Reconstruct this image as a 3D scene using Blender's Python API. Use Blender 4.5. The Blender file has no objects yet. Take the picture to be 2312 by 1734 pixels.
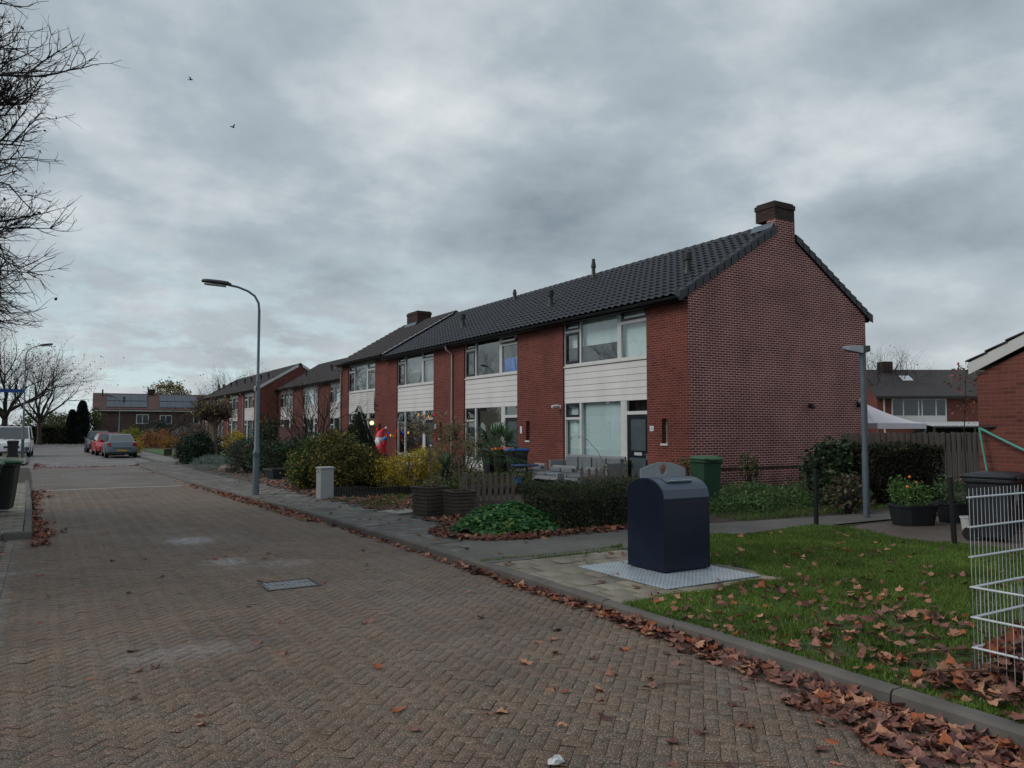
import bpy, math, random
import numpy as np
from mathutils import Vector, Matrix, Euler

random.seed(7)
RNG = np.random.default_rng(7)
PI = math.pi
sc = bpy.context.scene
COL = sc.collection
R = math.radians


def lin(*c):
    o = []
    for v in c:
        v = v / 255
        o.append(v / 12.92 if v <= .04045 else ((v + .055) / 1.055) ** 2.4)
    return tuple(o) + (1.0,)


# ------------------------------------------------------------------ object helpers
def link(o, parent=None):
    COL.objects.link(o)
    if parent is not None:
        o.parent = parent
    return o


def tag(o, label=None, cat=None, group=None, kind=None):
    if label: o['label'] = label
    if cat: o['category'] = cat
    if group: o['group'] = group
    if kind: o['kind'] = kind
    return o


def thing(name, label, cat, loc=(0, 0, 0), rz=0.0, group=None):
    o = bpy.data.objects.new(name, None)
    o.empty_display_size = .2
    o.location = loc
    o.rotation_euler = (0, 0, rz)
    return tag(link(o), label, cat, group)


def copy_tree(o, parent=None):
    c = o.copy()
    COL.objects.link(c)
    c.parent = parent
    for ch in list(o.children):
        copy_tree(ch, c)
    return c


class MB:
    def __init__(s):
        s.v, s.f, s.m = [], [], []

    def face(s, pts, m=0):
        n = len(s.v)
        s.v += [tuple(p) for p in pts]
        s.f.append(tuple(range(n, n + len(pts))))
        s.m.append(m)
        return s

    def box(s, x0, x1, y0, y1, z0, z1, m=0):
        n = len(s.v)
        s.v += [(x0, y0, z0), (x1, y0, z0), (x1, y1, z0), (x0, y1, z0), (x0, y0, z1), (x1, y0, z1), (x1, y1, z1), (x0, y1, z1)]
        for q in ((0, 3, 2, 1), (4, 5, 6, 7), (0, 1, 5, 4), (1, 2, 6, 5), (2, 3, 7, 6), (3, 0, 4, 7)):
            s.f.append(tuple(n + i for i in q)); s.m.append(m)
        return s

    def loft(s, rings, m=0, cap=True, closed=True):
        n = len(s.v); k = len(rings[0])
        for r in rings: s.v += [tuple(p) for p in r]
        for i in range(len(rings) - 1):
            for j in range(k if closed else k - 1):
                a, b = n + i * k + j, n + i * k + (j + 1) % k
                s.f.append((a, b, b + k, a + k)); s.m.append(m)
        if cap:
            s.f.append(tuple(n + j for j in reversed(range(k)))); s.m.append(m)
            e = n + (len(rings) - 1) * k
            s.f.append(tuple(e + j for j in range(k))); s.m.append(m)
        return s

    def prism(s, poly, axis, a0, a1, m=0):
        def at(p, a):
            return (a, p[0], p[1]) if axis == 'x' else ((p[0], a, p[1]) if axis == 'y' else (p[0], p[1], a))
        return s.loft([[at(p, a0) for p in poly], [at(p, a1) for p in poly]], m)

    def tube(s, pts, rad, n=8, m=0, cap=True):
        rings = []
        pts = [Vector(p) for p in pts]
        prev = None
        for i, p in enumerate(pts):
            d = (pts[min(i + 1, len(pts) - 1)] - pts[max(i - 1, 0)]).normalized()
            if prev is None:
                u = d.orthogonal().normalized()
            else:
                u = (prev - d * prev.dot(d))
                u = u.normalized() if u.length > 1e-6 else d.orthogonal().normalized()
            prev = u
            w = d.cross(u)
            r = rad[i] if isinstance(rad, (list, tuple)) else rad
            rings.append([p + (u * math.cos(2 * PI * j / n) + w * math.sin(2 * PI * j / n)) * r for j in range(n)])
        return s.loft(rings, m, cap)

    def lathe(s, prof, c=(0, 0, 0), n=16, m=0):
        return s.loft([[(c[0] + r * math.cos(2 * PI * j / n), c[1] + r * math.sin(2 * PI * j / n), c[2] + z) for j in range(n)] for r, z in prof], m)

    def ball(s, c, r, n=10, k=6, m=0):
        rx, ry, rz = r if isinstance(r, (tuple, list)) else (r, r, r)
        return s.loft([[(c[0] + rx * math.sin(PI * i / k) * math.cos(2 * PI * j / n), c[1] + ry * math.sin(PI * i / k) * math.sin(2 * PI * j / n), c[2] - rz * math.cos(PI * i / k)) for j in range(n)] for i in [.15] + list(range(1, k)) + [k - .15]], m)

    def build(s, name, mats, parent=None, smooth=False, bevel=0, seg=2, loc=None, rot=None):
        me = bpy.data.meshes.new(name)
        me.from_pydata(s.v, [], s.f)
        if not isinstance(mats, (list, tuple)): mats = [mats]
        for q in mats: me.materials.append(q)
        me.polygons.foreach_set('material_index', s.m)
        if smooth:
            me.polygons.foreach_set('use_smooth', [True] * len(s.f))
            me.set_sharp_from_angle(angle=R(smooth if smooth is not True else 40))
        me.update()
        o = link(bpy.data.objects.new(name, me), parent)
        if loc: o.location = loc
        if rot: o.rotation_euler = rot
        if bevel:
            b = o.modifiers.new('bevel', 'BEVEL'); b.width = bevel; b.segments = seg; b.limit_method = 'ANGLE'; b.angle_limit = R(35)
        return o


def np_mesh(name, verts, faces, mat, parent=None, cols=None, smooth=False):
    """verts (N,3), faces (M,k) numpy; cols (N,3) per-vertex colour."""
    me = bpy.data.meshes.new(name)
    verts = np.asarray(verts, np.float32); faces = np.asarray(faces, np.int32)
    k = faces.shape[1]
    me.vertices.add(len(verts)); me.vertices.foreach_set('co', verts.ravel())
    me.loops.add(faces.size); me.loops.foreach_set('vertex_index', faces.ravel())
    me.polygons.add(len(faces))
    me.polygons.foreach_set('loop_start', np.arange(0, faces.size, k, dtype=np.int32))
    me.polygons.foreach_set('loop_total', np.full(len(faces), k, np.int32))
    me.update(calc_edges=True)
    if cols is not None:
        a = me.attributes.new('Col', 'FLOAT_COLOR', 'POINT')
        c4 = np.ones((len(verts), 4), np.float32); c4[:, :3] = cols
        a.data.foreach_set('color', c4.ravel())
    if smooth: me.polygons.foreach_set('use_smooth', np.ones(len(faces), bool))
    me.materials.append(mat)
    return link(bpy.data.objects.new(name, me), parent)


# ------------------------------------------------------------------ materials
class NT:
    def __init__(s, name):
        s.mat = bpy.data.materials.new(name); s.mat.use_nodes = True
        s.t = s.mat.node_tree; s.t.nodes.clear()
        s.out = s.n('ShaderNodeOutputMaterial')

    def n(s, t, **kw):
        x = s.t.nodes.new(t)
        for k, v in kw.items():
            if k.startswith('_'): setattr(x, k[1:], v)
            else: x.inputs[k.replace('_', ' ')].default_value = v
        return x

    def l(s, a, b): s.t.links.new(a, b)

    def math(s, op, a, b=None, clamp=False):
        x = s.t.nodes.new('ShaderNodeMath'); x.operation = op; x.use_clamp = clamp
        for i, q in enumerate((a, b)):
            if q is None: continue
            if isinstance(q, (int, float)): x.inputs[i].default_value = q
            else: s.l(q, x.inputs[i])
        return x.outputs[0]

    def mix(s, fac, a, b, mode='MIX'):
        x = s.t.nodes.new('ShaderNodeMix'); x.data_type = 'RGBA'; x.blend_type = mode
        for i, q in ((0, fac), (6, a), (7, b)):
            if isinstance(q, (int, float, tuple)): x.inputs[i].default_value = q
            else: s.l(q, x.inputs[i])
        return x.outputs[2]

    def noise(s, vec, scale, detail=4, rough=.55):
        x = s.n('ShaderNodeTexNoise', Scale=scale, Detail=detail, Roughness=rough)
        s.l(vec, x.inputs['Vector']); return x.outputs['Fac']

    def remap(s, v, a, b, c=0., d=1.):
        x = s.n('ShaderNodeMapRange'); x.clamp = True
        for i, q in enumerate((a, b, c, d)): x.inputs[i + 1].default_value = q
        s.l(v, x.inputs[0]); return x.outputs[0]

    def bsdf(s, col, rough=.6, spec=.5, metal=0., bump=None, bd=.02, bs=1.):
        b = s.n('ShaderNodeBsdfPrincipled')
        for k, q in (('Base Color', col), ('Roughness', rough), ('Metallic', metal), ('Specular IOR Level', spec)):
            if isinstance(q, (int, float, tuple)): b.inputs[k].default_value = q
            else: s.l(q, b.inputs[k])
        if bump is not None:
            u = s.n('ShaderNodeBump', Strength=bs, Distance=bd); s.l(bump, u.inputs['Height']); s.l(u.outputs[0], b.inputs['Normal'])
        s.l(b.outputs[0], s.out.inputs[0]); return b


MATS = {}


def mat(name, col, rough=.6, var=.18, scale=5., bump=0., bscale=60., metal=0., spec=.5, dirt=0.):
    if name in MATS: return MATS[name]
    t = NT(name); c = t.n('ShaderNodeTexCoord').outputs['Object']
    f = t.noise(c, scale, 5)
    k = t.remap(f, .25, .75, 1 - var, 1 + var)
    v = t.n('ShaderNodeVectorMath', _operation='SCALE'); v.inputs[0].default_value = col[:3]; t.l(k, v.inputs['Scale'])
    co = v.outputs[0]
    if dirt:
        g = t.remap(t.noise(c, scale * .6, 6, .7), .5, .75)
        co = t.mix(t.math('MULTIPLY', g, dirt), co, (.04, .045, .035, 1))
    r = t.remap(f, .2, .8, rough - .06, min(1., rough + .08))
    bp = t.noise(c, bscale, 3) if bump else None
    t.bsdf(co, r, spec, metal, bp, bump)
    MATS[name] = t.mat; return t.mat


def mat_attr(name, rough=.6, transl=.15, var=.25, scale=3., spec=.3, speck=0., bump=0., gain=1.):
    if name in MATS: return MATS[name]
    t = NT(name); c = t.n('ShaderNodeTexCoord').outputs['Object']
    a = t.n('ShaderNodeAttribute', _attribute_name='Col').outputs['Color']
    f = t.noise(c, scale, 4)
    k = t.remap(f, .25, .75, gain * (1 - var), gain * (1 + var))
    v = t.n('ShaderNodeVectorMath', _operation='SCALE'); t.l(a, v.inputs[0]); t.l(k, v.inputs['Scale'])
    co = v.outputs[0]
    bp = None; rr = rough
    if speck:
        w = t.noise(c, 95, 3, .75); s1 = t.remap(w, .54, .60)
        co = t.mix(t.math('MULTIPLY', s1, speck), co, lin(200, 188, 168))
        d = t.remap(t.noise(c, 60, 4, .75), .3, .5, .5, 1.08)
        v2 = t.n('ShaderNodeVectorMath', _operation='SCALE'); t.l(co, v2.inputs[0]); t.l(d, v2.inputs['Scale']); co = v2.outputs[0]
        # broad worn patches: paler and smoother where tyres polish the stones
        p = t.remap(t.noise(c, .42, 5, .6), .5, .75)
        co = t.mix(t.math('MULTIPLY', p, .22), co, lin(122, 120, 122))
        q_ = t.remap(t.noise(c, 1.1, 5, .65), .35, .7, .82, 1.15); v3 = t.n('ShaderNodeVectorMath', _operation='SCALE'); t.l(co, v3.inputs[0]); t.l(q_, v3.inputs['Scale']); co = v3.outputs[0]
        sq = t.n('ShaderNodeSeparateXYZ'); t.l(c, sq.inputs[0])
        for px_, py_, wx, wy, am in ((2.02, 13.1, .42, .55, .75), (2.14, 10.8, .34, .42, .55), (2.75, 10.3, .5, .35, .3), (1.0, 6.6, .7, .3, .22)):
            dx_ = t.math('DIVIDE', t.math('SUBTRACT', sq.outputs[0], px_), wx); dy_ = t.math('DIVIDE', t.math('SUBTRACT', sq.outputs[1], py_), wy)
            rr_ = t.math('ADD', t.math('MULTIPLY', dx_, dx_), t.math('MULTIPLY', dy_, dy_))
            fa = t.math('MULTIPLY', t.remap(rr_, 0., 1., 1., 0.), t.remap(t.noise(c, 9, 5, .7), .38, .62))
            co = t.mix(t.math('MULTIPLY', fa, am), co, lin(186, 190, 196))
        rr = t.remap(p, 0, 1, rough, rough - .16)
        bp = t.noise(c, 160, 3, .7)
    b = t.bsdf(co, rr, spec, 0., bp, bump or .002)
    if transl:
        tr = t.n('ShaderNodeBsdfTranslucent'); t.l(co, tr.inputs['Color'])
        m = t.n('ShaderNodeMixShader', Fac=transl); t.l(b.outputs[0], m.inputs[1]); t.l(tr.outputs[0], m.inputs[2]); t.l(m.outputs[0], t.out.inputs[0])
    MATS[name] = t.mat; return t.mat


def mat_brick(name, c1, c2, mortar, bw=.22, bh=.07, ms=.012, stain=.35, rough=.75, bump=.006):
    t = NT(name); tc = t.n('ShaderNodeTexCoord')
    sp = t.n('ShaderNodeSeparateXYZ'); t.l(tc.outputs['Object'], sp.inputs[0])
    sn = t.n('ShaderNodeSeparateXYZ'); t.l(tc.outputs['Normal'], sn.inputs[0])
    ax = t.math('GREATER_THAN', t.math('ABSOLUTE', sn.outputs[0]), .5)
    u = t.math('ADD', t.math('MULTIPLY', sp.outputs[1], ax), t.math('MULTIPLY', sp.outputs[0], t.math('SUBTRACT', 1., ax)))
    cv = t.n('ShaderNodeCombineXYZ'); t.l(u, cv.inputs[0]); t.l(sp.outputs[2], cv.inputs[1])
    # a little wander so that courses are not ruler straight
    nz = t.n('ShaderNodeTexNoise', Scale=3., Detail=2.); t.l(tc.outputs['Object'], nz.inputs['Vector'])
    va = t.n('ShaderNodeVectorMath', _operation='SCALE', Scale=.012); t.l(nz.outputs['Color'], va.inputs[0])
    vb = t.n('ShaderNodeVectorMath', _operation='ADD'); t.l(cv.outputs[0], vb.inputs[0]); t.l(va.outputs[0], vb.inputs[1])
    b = t.n('ShaderNodeTexBrick', Scale=1., Mortar_Size=ms / 2, Mortar_Smooth=.15, Bias=-.1, Brick_Width=bw, Row_Height=bh)
    b.inputs['Color1'].default_value = c1; b.inputs['Color2'].default_value = c2; b.inputs['Mortar'].default_value = mortar
    t.l(vb.outputs[0], b.inputs['Vector'])
    # whole bricks burnt darker here and there
    bx = t.n('ShaderNodeVectorMath', _operation='DIVIDE'); bx.inputs[1].default_value = (bw, bh, 1); t.l(vb.outputs[0], bx.inputs[0])
    fl = t.n('ShaderNodeVectorMath', _operation='FLOOR'); t.l(bx.outputs[0], fl.inputs[0])
    wn = t.n('ShaderNodeTexWhiteNoise', _noise_dimensions='2D'); t.l(fl.outputs[0], wn.inputs['Vector'])
    dk = t.remap(wn.outputs['Value'], .0, .25, .6, 1.)
    dk = t.math('MAXIMUM', dk, b.outputs['Fac'])
    g = t.remap(t.noise(tc.outputs['Object'], .8, 6, .65), .3, .7, 1 - stain, 1 + stain * .45)
    k = t.math('MULTIPLY', dk, g)
    v = t.n('ShaderNodeVectorMath', _operation='SCALE'); t.l(b.outputs['Color'], v.inputs[0]); t.l(k, v.inputs['Scale'])
    # patches darken towards the foot of the wall
    ft = t.math('MULTIPLY', t.remap(sp.outputs[2], .2, .75, 1., 0.), t.remap(t.noise(tc.outputs['Object'], 2.5, 5), .35, .6))
    co = t.mix(t.math('MULTIPLY', ft, .6), v.outputs[0], (.035, .034, .026, 1))
    h = t.math('ADD', t.math('MULTIPLY', b.outputs['Fac'], -1.), t.math('MULTIPLY', t.noise(tc.outputs['Object'], 90, 3), .35))
    t.bsdf(co, rough, .25, 0., h, bump)
    MATS[name] = t.mat; return t.mat


def mat_boards(name, col, pitch=.2, line=.014, dark=.25, axis=2, rough=.5, var=.08, streak=.12, end=None):
    """Painted boards: grooves every `pitch` along `axis` (object space), grime streaks."""
    if name in MATS: return MATS[name]
    t = NT(name); c = t.n('ShaderNodeTexCoord').outputs['Object']
    sp = t.n('ShaderNodeSeparateXYZ'); t.l(c, sp.inputs[0])
    fr = t.math('FRACT', t.math('DIVIDE', sp.outputs[axis], pitch))
    g = t.math('LESS_THAN', fr, line / pitch)
    row = t.math('FLOOR', t.math('DIVIDE', sp.outputs[axis], pitch))
    wn = t.n('ShaderNodeTexWhiteNoise', _noise_dimensions='1D'); t.l(row, wn.inputs['W'])
    mp = t.n('ShaderNodeMapping'); sca = [1.6] * 3; sca[2] = .25; mp.inputs['Scale'].default_value = (1.3, 1.3, .3) if axis == 2 else (.8, .8, .8); t.l(c, mp.inputs[0])
    st = t.remap(t.noise(mp.outputs[0], 1.3, 5, .6), .3, .75, 1 + streak * .4, 1 - streak)
    k = t.math('MULTIPLY', st, t.remap(wn.outputs['Value'], 0, 1, 1 - var, 1 + var))
    k = t.math('MULTIPLY', k, t.math('SUBTRACT', 1., t.math('MULTIPLY', g, 1 - dark)))
    v = t.n('ShaderNodeVectorMath', _operation='SCALE'); v.inputs[0].default_value = col[:3]; t.l(k, v.inputs['Scale'])
    t.bsdf(v.outputs[0], rough, .4, 0., t.math('MULTIPLY', g, -1.), .006)
    MATS[name] = t.mat; return t.mat


def mat_glass(name, ior=2.35, tint=(.88, .95, .95, 1)):
    if name in MATS: return MATS[name]
    t = NT(name)
    lw = t.n('ShaderNodeLayerWeight', Blend=.5); f0 = ((ior - 1) / (ior + 1)) ** 2
    f = t.math('ADD', t.math('MULTIPLY', t.math('POWER', lw.outputs['Facing'], 4.), .75), f0, True)
    tr = t.n('ShaderNodeBsdfTransparent', Color=tint)
    gl = t.n('ShaderNodeBsdfGlossy', Roughness=.015, Color=(.95, 1, 1, 1))
    c = t.n('ShaderNodeTexCoord').outputs['Object']
    u = t.n('ShaderNodeBump', Strength=.25, Distance=.004); t.l(t.noise(c, 1.7, 1), u.inputs['Height']); t.l(u.outputs[0], gl.inputs['Normal'])
    m = t.n('ShaderNodeMixShader'); t.l(f, m.inputs[0]); t.l(tr.outputs[0], m.inputs[1]); t.l(gl.outputs[0], m.inputs[2])
    t.l(m.outputs[0], t.out.inputs[0]); MATS[name] = t.mat; return t.mat


def mat_emit(name, col, s):
    t = NT(name); e = t.n('ShaderNodeEmission', Color=col, Strength=s); t.l(e.outputs[0], t.out.inputs[0]); return t.mat


def mat_paver_sheet(name, c1, c2, joint, bw, bh, ms=.008, rough=.62, rot=0., blotch=.3):
    t = NT(name); c = t.n('ShaderNodeTexCoord').outputs['Object']
    mp = t.n('ShaderNodeMapping'); mp.inputs['Rotation'].default_value = (0, 0, rot); t.l(c, mp.inputs[0])
    b = t.n('ShaderNodeTexBrick', Scale=1., Mortar_Size=ms / 2, Mortar_Smooth=.3, Brick_Width=bw, Row_Height=bh)
    b.inputs['Color1'].default_value = c1; b.inputs['Color2'].default_value = c2; b.inputs['Mortar'].default_value = joint
    t.l(mp.outputs[0], b.inputs['Vector'])
    n1 = t.remap(t.noise(c, .5, 6, .62), .3, .7, 1 - blotch, 1 + blotch)
    n2 = t.remap(t.noise(c, 60, 4, .7), .3, .7, .75, 1.2)
    v = t.n('ShaderNodeVectorMath', _operation='SCALE'); t.l(b.outputs[0], v.inputs[0]); t.l(t.math('MULTIPLY', n1, n2), v.inputs['Scale'])
    rr = t.remap(t.noise(c, .35, 4), .4, .65, rough - .14, rough + .1)
    t.bsdf(v.outputs[0], rr, .4, 0., t.math('ADD', t.math('MULTIPLY', b.outputs['Fac'], -1.), t.noise(c, 90, 3)), .004)
    MATS[name] = t.mat; return t.mat


LEAF = mat_attr('leaf_green', .55, .25, .2, 2., gain=1.2)
LITTER = mat_attr('leaf_dead', .7, .08, .25, 30., spec=.25)
GRASS = mat_attr('grass_blade', .6, .25, .42, 1.0, spec=.2)
BARK = mat('bark', lin(62, 55, 50), .9, .3, 9, .01, 30)
BARK_PALE = mat('bark_pale', lin(110, 96, 84), .9, .25, 9, .01, 30)
TWIG = mat('twig', lin(52, 46, 44), .9, .25, 3)
STONE = mat_attr('paver_road', .7, 0, .1, .9, spec=.3, speck=.6, bump=.002)
SLAB = mat_attr('slab', .72, 0, .2, 1.5, spec=.3, speck=.1, bump=.002)
F_BRICK = mat_brick('brick_front', lin(114, 56, 49), lin(96, 47, 43), lin(150, 106, 95), .22, .07, .014, .34)
G_BRICK = mat_brick("brick_gable", lin(122, 62, 56), lin(100, 51, 49), lin(204, 168, 160), .22, .07, .023, .36)
C_BRICK = mat_brick('brick_chimney', lin(66, 50, 46), lin(54, 42, 40), lin(70, 60, 54), .22, .07, .01, .45)
R_BRICK = mat_brick('brick_garage', lin(118, 68, 58), lin(104, 58, 52), lin(124, 90, 82), .22, .072, .012, .2)
B_BRICK = mat_brick('brick_brown', lin(104, 84, 78), lin(92, 74, 70), lin(98, 82, 76), .22, .07, .012, .25)
TILE_DARK = mat('roof_tile_dark', lin(44, 47, 54), .5, .22, 3.5, .004, 30, spec=.4)
TILE_OLD = mat('roof_tile_old', lin(54, 49, 51), .7, .3, 3., .006, 25, dirt=.4)
TILE_RED = mat('roof_tile_red', lin(80, 56, 53), .75, .25, 3., .006, 25, dirt=.25)
WHITE = mat('paint_white', lin(196, 197, 196), .45, .06, 4, dirt=.08)
CLAD = mat_boards('cladding_white', lin(214, 213, 213), .2, .016, .3, 2, .5, .025, .12)
CLAD_FINE = mat_boards('cladding_fine', lin(205, 205, 203), .115, .014, .4, 2, .5, .03, .14)
DARKFRAME = mat('paint_dark_blue', lin(20, 25, 33), .3, .1, 4)
GLASS = mat_glass('window_glass')
CURTAIN = mat_boards('curtain_pale', lin(206, 218, 220), .55, .004, .8, 2, .9, .04, .1)
DARK_BACK = mat('dark_backing', lin(34, 36, 38), .9, .3, 1.2)  # painted dark for unlit interiors, the roof reflection and the veranda shade
BLIND = mat_boards('blind_brown', lin(88, 80, 74), .05, .006, .7, 2, .9, .05, .05)
GREYCURT = mat('curtain_grey', lin(120, 128, 130), .9, .2, 2.)
BLUE_BAN = mat('banner_blue', lin(44, 100, 180), .8, .6, 5.)
GALV = mat('galvanised_steel', lin(150, 158, 164), .42, .14, 6, metal=.35)
GALV_DARK = mat('galvanised_post', lin(94, 106, 116), .5, .16, 7, metal=.2, dirt=.15)
BLACK = mat('black_plastic', lin(26, 28, 30), .5, .2, 4)
ZINC = mat('zinc_pipe', lin(165, 160, 162), .5, .12, 4)
RUBBER = mat('rubber', lin(22, 22, 23), .8, .2, 8)
CHROME = mat('rim_metal', lin(150, 152, 155), .3, .1, 8, metal=.8)
CARGLASS = mat('car_glass', lin(58, 68, 74), .08, .1, 1.5, spec=.9)
RED_LAMP = mat('red_lamp', lin(150, 26, 34), .25, .1, 8)
PLATE_Y = mat('plate_yellow', lin(205, 150, 40), .5, .08, 20)
WOOD_GREY = mat('wood_weathered', lin(104, 96, 88), .85, .3, 6, .004, 40)
WOOD_DARK = mat('wood_planter', lin(72, 64, 56), .8, .3, 7, .004, 40)
WOOD_RED = mat_boards('wood_redbrown', lin(78, 46, 44), .14, .015, .4, 2, .75, .12, .1)
SOIL = mat('soil', lin(60, 50, 42), .95, .35, 4, .03, 25)


# ------------------------------------------------------------------ vegetation helpers
def blob_points(blobs, n, shell=.45):
    """n points in a union of ellipsoids (cx,cy,cz,rx,ry,rz), biased outward; returns points and outward dirs."""
    blobs = np.array(blobs, float)
    w = blobs[:, 3] * blobs[:, 4] * blobs[:, 5]; w = w ** .7; w /= w.sum()
    i = RNG.choice(len(blobs), n, p=w)
    d = RNG.normal(size=(n, 3)); d /= np.linalg.norm(d, axis=1)[:, None]
    r = shell + (1 - shell) * RNG.random(n) ** .6
    p = blobs[i, :3] + d * r[:, None] * blobs[i, 3:]
    return p, d


def leaves(name, p, d, size, cols, parent=None, aspect=.55, droop=.0, m=None, jitter=.8, colw=None, sv=.35, shade=True, kind=None):
    """one quad-pair leaf per point; colours drawn from list, brightness varied at random."""
    n = len(p)
    t = d * .6 + RNG.normal(size=(n, 3)) * jitter; t[:, 2] -= droop
    t /= np.linalg.norm(t, axis=1)[:, None]
    s = np.cross(t, RNG.normal(size=(n, 3))); s /= np.linalg.norm(s, axis=1)[:, None]
    nn = np.cross(t, s)
    L = size * (1 + RNG.uniform(-sv, sv, n))[:, None]; W = L * aspect
    v = np.stack([p - t * L * .5, p + s * W * .5 + nn * W * .18, p + t * L * .5, p - s * W * .5 + nn * W * .18], 1).reshape(-1, 3)
    f = np.arange(n * 4).reshape(-1, 4)
    cols = np.array([c[:3] for c in cols]); k = RNG.choice(len(cols), n, p=colw)
    c = cols[k] * RNG.uniform(.65, 1.25, (n, 1))
    return np_mesh(name, v, f, m or LEAF, parent, np.repeat(c, 4, 0))


def clump_points(blobs, nclump, per, spread, flat=1.):
    c, d = blob_points(blobs, nclump, .5)
    p = np.repeat(c, per, 0) + RNG.normal(size=(nclump * per, 3)) * spread * np.array([1, 1, flat])
    return p, np.repeat(d, per, 0)


def grow(mb, p, d, L, r, depth, seg=4, wander=.16, up=.06, split=(2, 3), ratio=.68, ang=(22, 48), tips=None, side=True, nmin=3, rmax=None):
    """recursive bare branch."""
    pts = [Vector(p)]; d = Vector(d).normalized(); rad = [r]
    for i in range(seg):
        d = (d + Vector((random.gauss(0, wander), random.gauss(0, wander), random.gauss(0, wander) + up))).normalized()
        q = pts[-1] + d * L / seg
        if rmax and q.x ** 2 + q.y ** 2 > rmax ** 2:
            if i == 0: return
            depth = 0; break
        pts.append(q); rad.append(r * (1 - .45 * (i + 1) / seg))
    seg = len(pts) - 1
    mb.tube(pts, rad, max(nmin, min(8, int(3 + r * 40))), cap=False)
    if depth == 0:
        if tips is not None: tips.append((pts[-1], d)); tips.append((pts[-2], d))
        return
    kids = [(pts[-1], d)] * random.randint(*split)
    if side:
        for i in range(1, seg): 
            if random.random() < .75: kids.append((pts[i], d))
    for q, dd in kids:
        a = R(random.uniform(*ang)); o = dd.orthogonal().normalized()
        o.rotate(Matrix.Rotation(random.uniform(0, 2 * PI), 3, dd))
        nd = dd * math.cos(a) + o * math.sin(a)
        k = random.uniform(.75, 1.15)
        grow(mb, q, nd, L * ratio * k, rad[-1] * random.uniform(.55, .85), depth - 1, max(2, seg - 1), wander * 1.1, up, split, ratio, ang, tips, side, nmin, rmax)


def bare_tree(name, label, loc, H, r0, depth, seed, group=None, leafcol=None, nleaf=0, trunk_m=None, leaf_size=.1, lean=(0, 0), ang=(22, 48), trunkL=.28, ratio=.7, split=(2, 3), up=.06, nfork=4, cat='tree', fork_ang=(18, 50), rmax=None, azs=None, L0=.30):
    random.seed(seed)
    t = thing(name, label, cat, loc, 0, group)
    tr = MB(); cr = MB(); tips = []
    p = Vector((0, 0, -.05)); d = Vector((lean[0], lean[1], 1)).normalized()
    pts = [p]; rad = [r0 * 1.35]
    n = 5
    for i in range(n):
        d = (d + Vector((random.gauss(0, .04), random.gauss(0, .04), 0))).normalized()
        pts.append(pts[-1] + d * H * trunkL / n); rad.append(r0 * (1 - .3 * i / n))
    tr.tube(pts, rad, 10)
    for i in range(nfork):
        a = R(random.uniform(*fork_ang)); az = 2 * PI * (i + random.random() * .6) / nfork if azs is None else R(azs[0] + (azs[1] - azs[0]) * (i + random.random() * .6) / nfork)
        nd = Vector((math.sin(a) * math.cos(az), math.sin(a) * math.sin(az), math.cos(a)))
        grow(cr, pts[-1 - (i % 2)], nd, H * L0, r0 * .5, depth, 4, .14, up, split, ratio, ang, tips, True, 3, rmax)
    tr.build('trunk', trunk_m or BARK, t, True)
    c = cr.build('crown', TWIG, t, True)
    if nleaf and tips:
        k = RNG.choice(len(tips), nleaf)
        P = np.array([tips[i][0] for i in k]) + RNG.normal(size=(nleaf, 3)) * leaf_size * .6
        D = np.array([tips[i][1] for i in k])
        leaves('leaves', P, D, leaf_size, leafcol, c, .6, .4)
    return t


def shrub(name, label, loc, blobs, nclump, per, spread, size, cols, colw=None, twigs=14, group=None, cat='shrub', aspect=.55, stem_h=.6, flat=.8, droop=.1):
    t = thing(name, label, cat, loc, 0, group)
    p, d = clump_points(blobs, nclump, per, spread, flat)
    p[:, 2] = np.maximum(p[:, 2], .01)
    leaves('foliage', p, d, size, cols, t, aspect, droop, colw=colw)
    if twigs:
        mb = MB(); B = blobs
        for i in range(twigs):
            b = random.choice(B)
            e = Vector((b[0] + random.uniform(-.8, .8) * b[3], b[1] + random.uniform(-.8, .8) * b[4], b[2] + random.uniform(.2, .95) * b[5]))
            s = Vector((b[0] * .6 + random.uniform(-.1, .1), b[1] * .6 + random.uniform(-.1, .1), -.02))
            m = (s + e) / 2 + Vector((random.uniform(-.1, .1), random.uniform(-.1, .1), .05))
            mb.tube([s, m, e], [.016, .011, .005], 4)
        mb.build('stems', TWIG, t)
    return t


G_DARK = [lin(38, 56, 36), lin(50, 70, 42), lin(30, 44, 32)]
G_MID = [lin(58, 84, 42), lin(70, 92, 48), lin(48, 70, 40)]
G_YEL = [lin(176, 152, 50), lin(150, 138, 50), lin(112, 116, 46), lin(196, 160, 60)]
AUT = [lin(120, 80, 44), lin(150, 96, 48), lin(96, 62, 42), lin(80, 84, 46)]


# ================================================================== GROUND
KERB = [(4.60, -3), (4.6, 2), (4.66, 6), (4.66, 10), (4.6, 15), (4.55, 17), (4.42, 19.5), (4.2, 23.5), (4.04, 26), (3.9, 31), (3.84, 36), (3.86, 40.5), (4.3, 42.3), (5.2, 43.6), (5.15, 55), (5.1, 75), (5.4, 90), (7.5, 97), (14, 101), (40, 103)]
KL = [(-.10, 14.75), (-.16, 20), (-.25, 26), (-.35, 30)]


def xk(y):
    return float(np.interp(y, [q[1] for q in KERB[:12]], [q[0] for q in KERB[:12]]))


def sheet(name, poly, z, m):
    me = bpy.data.meshes.new(name); me.from_pydata([(x, y, z) for x, y in poly], [], [tuple(range(len(poly)))]); me.materials.append(m)
    return tag(link(bpy.data.objects.new(name, me)), kind='structure')


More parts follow.
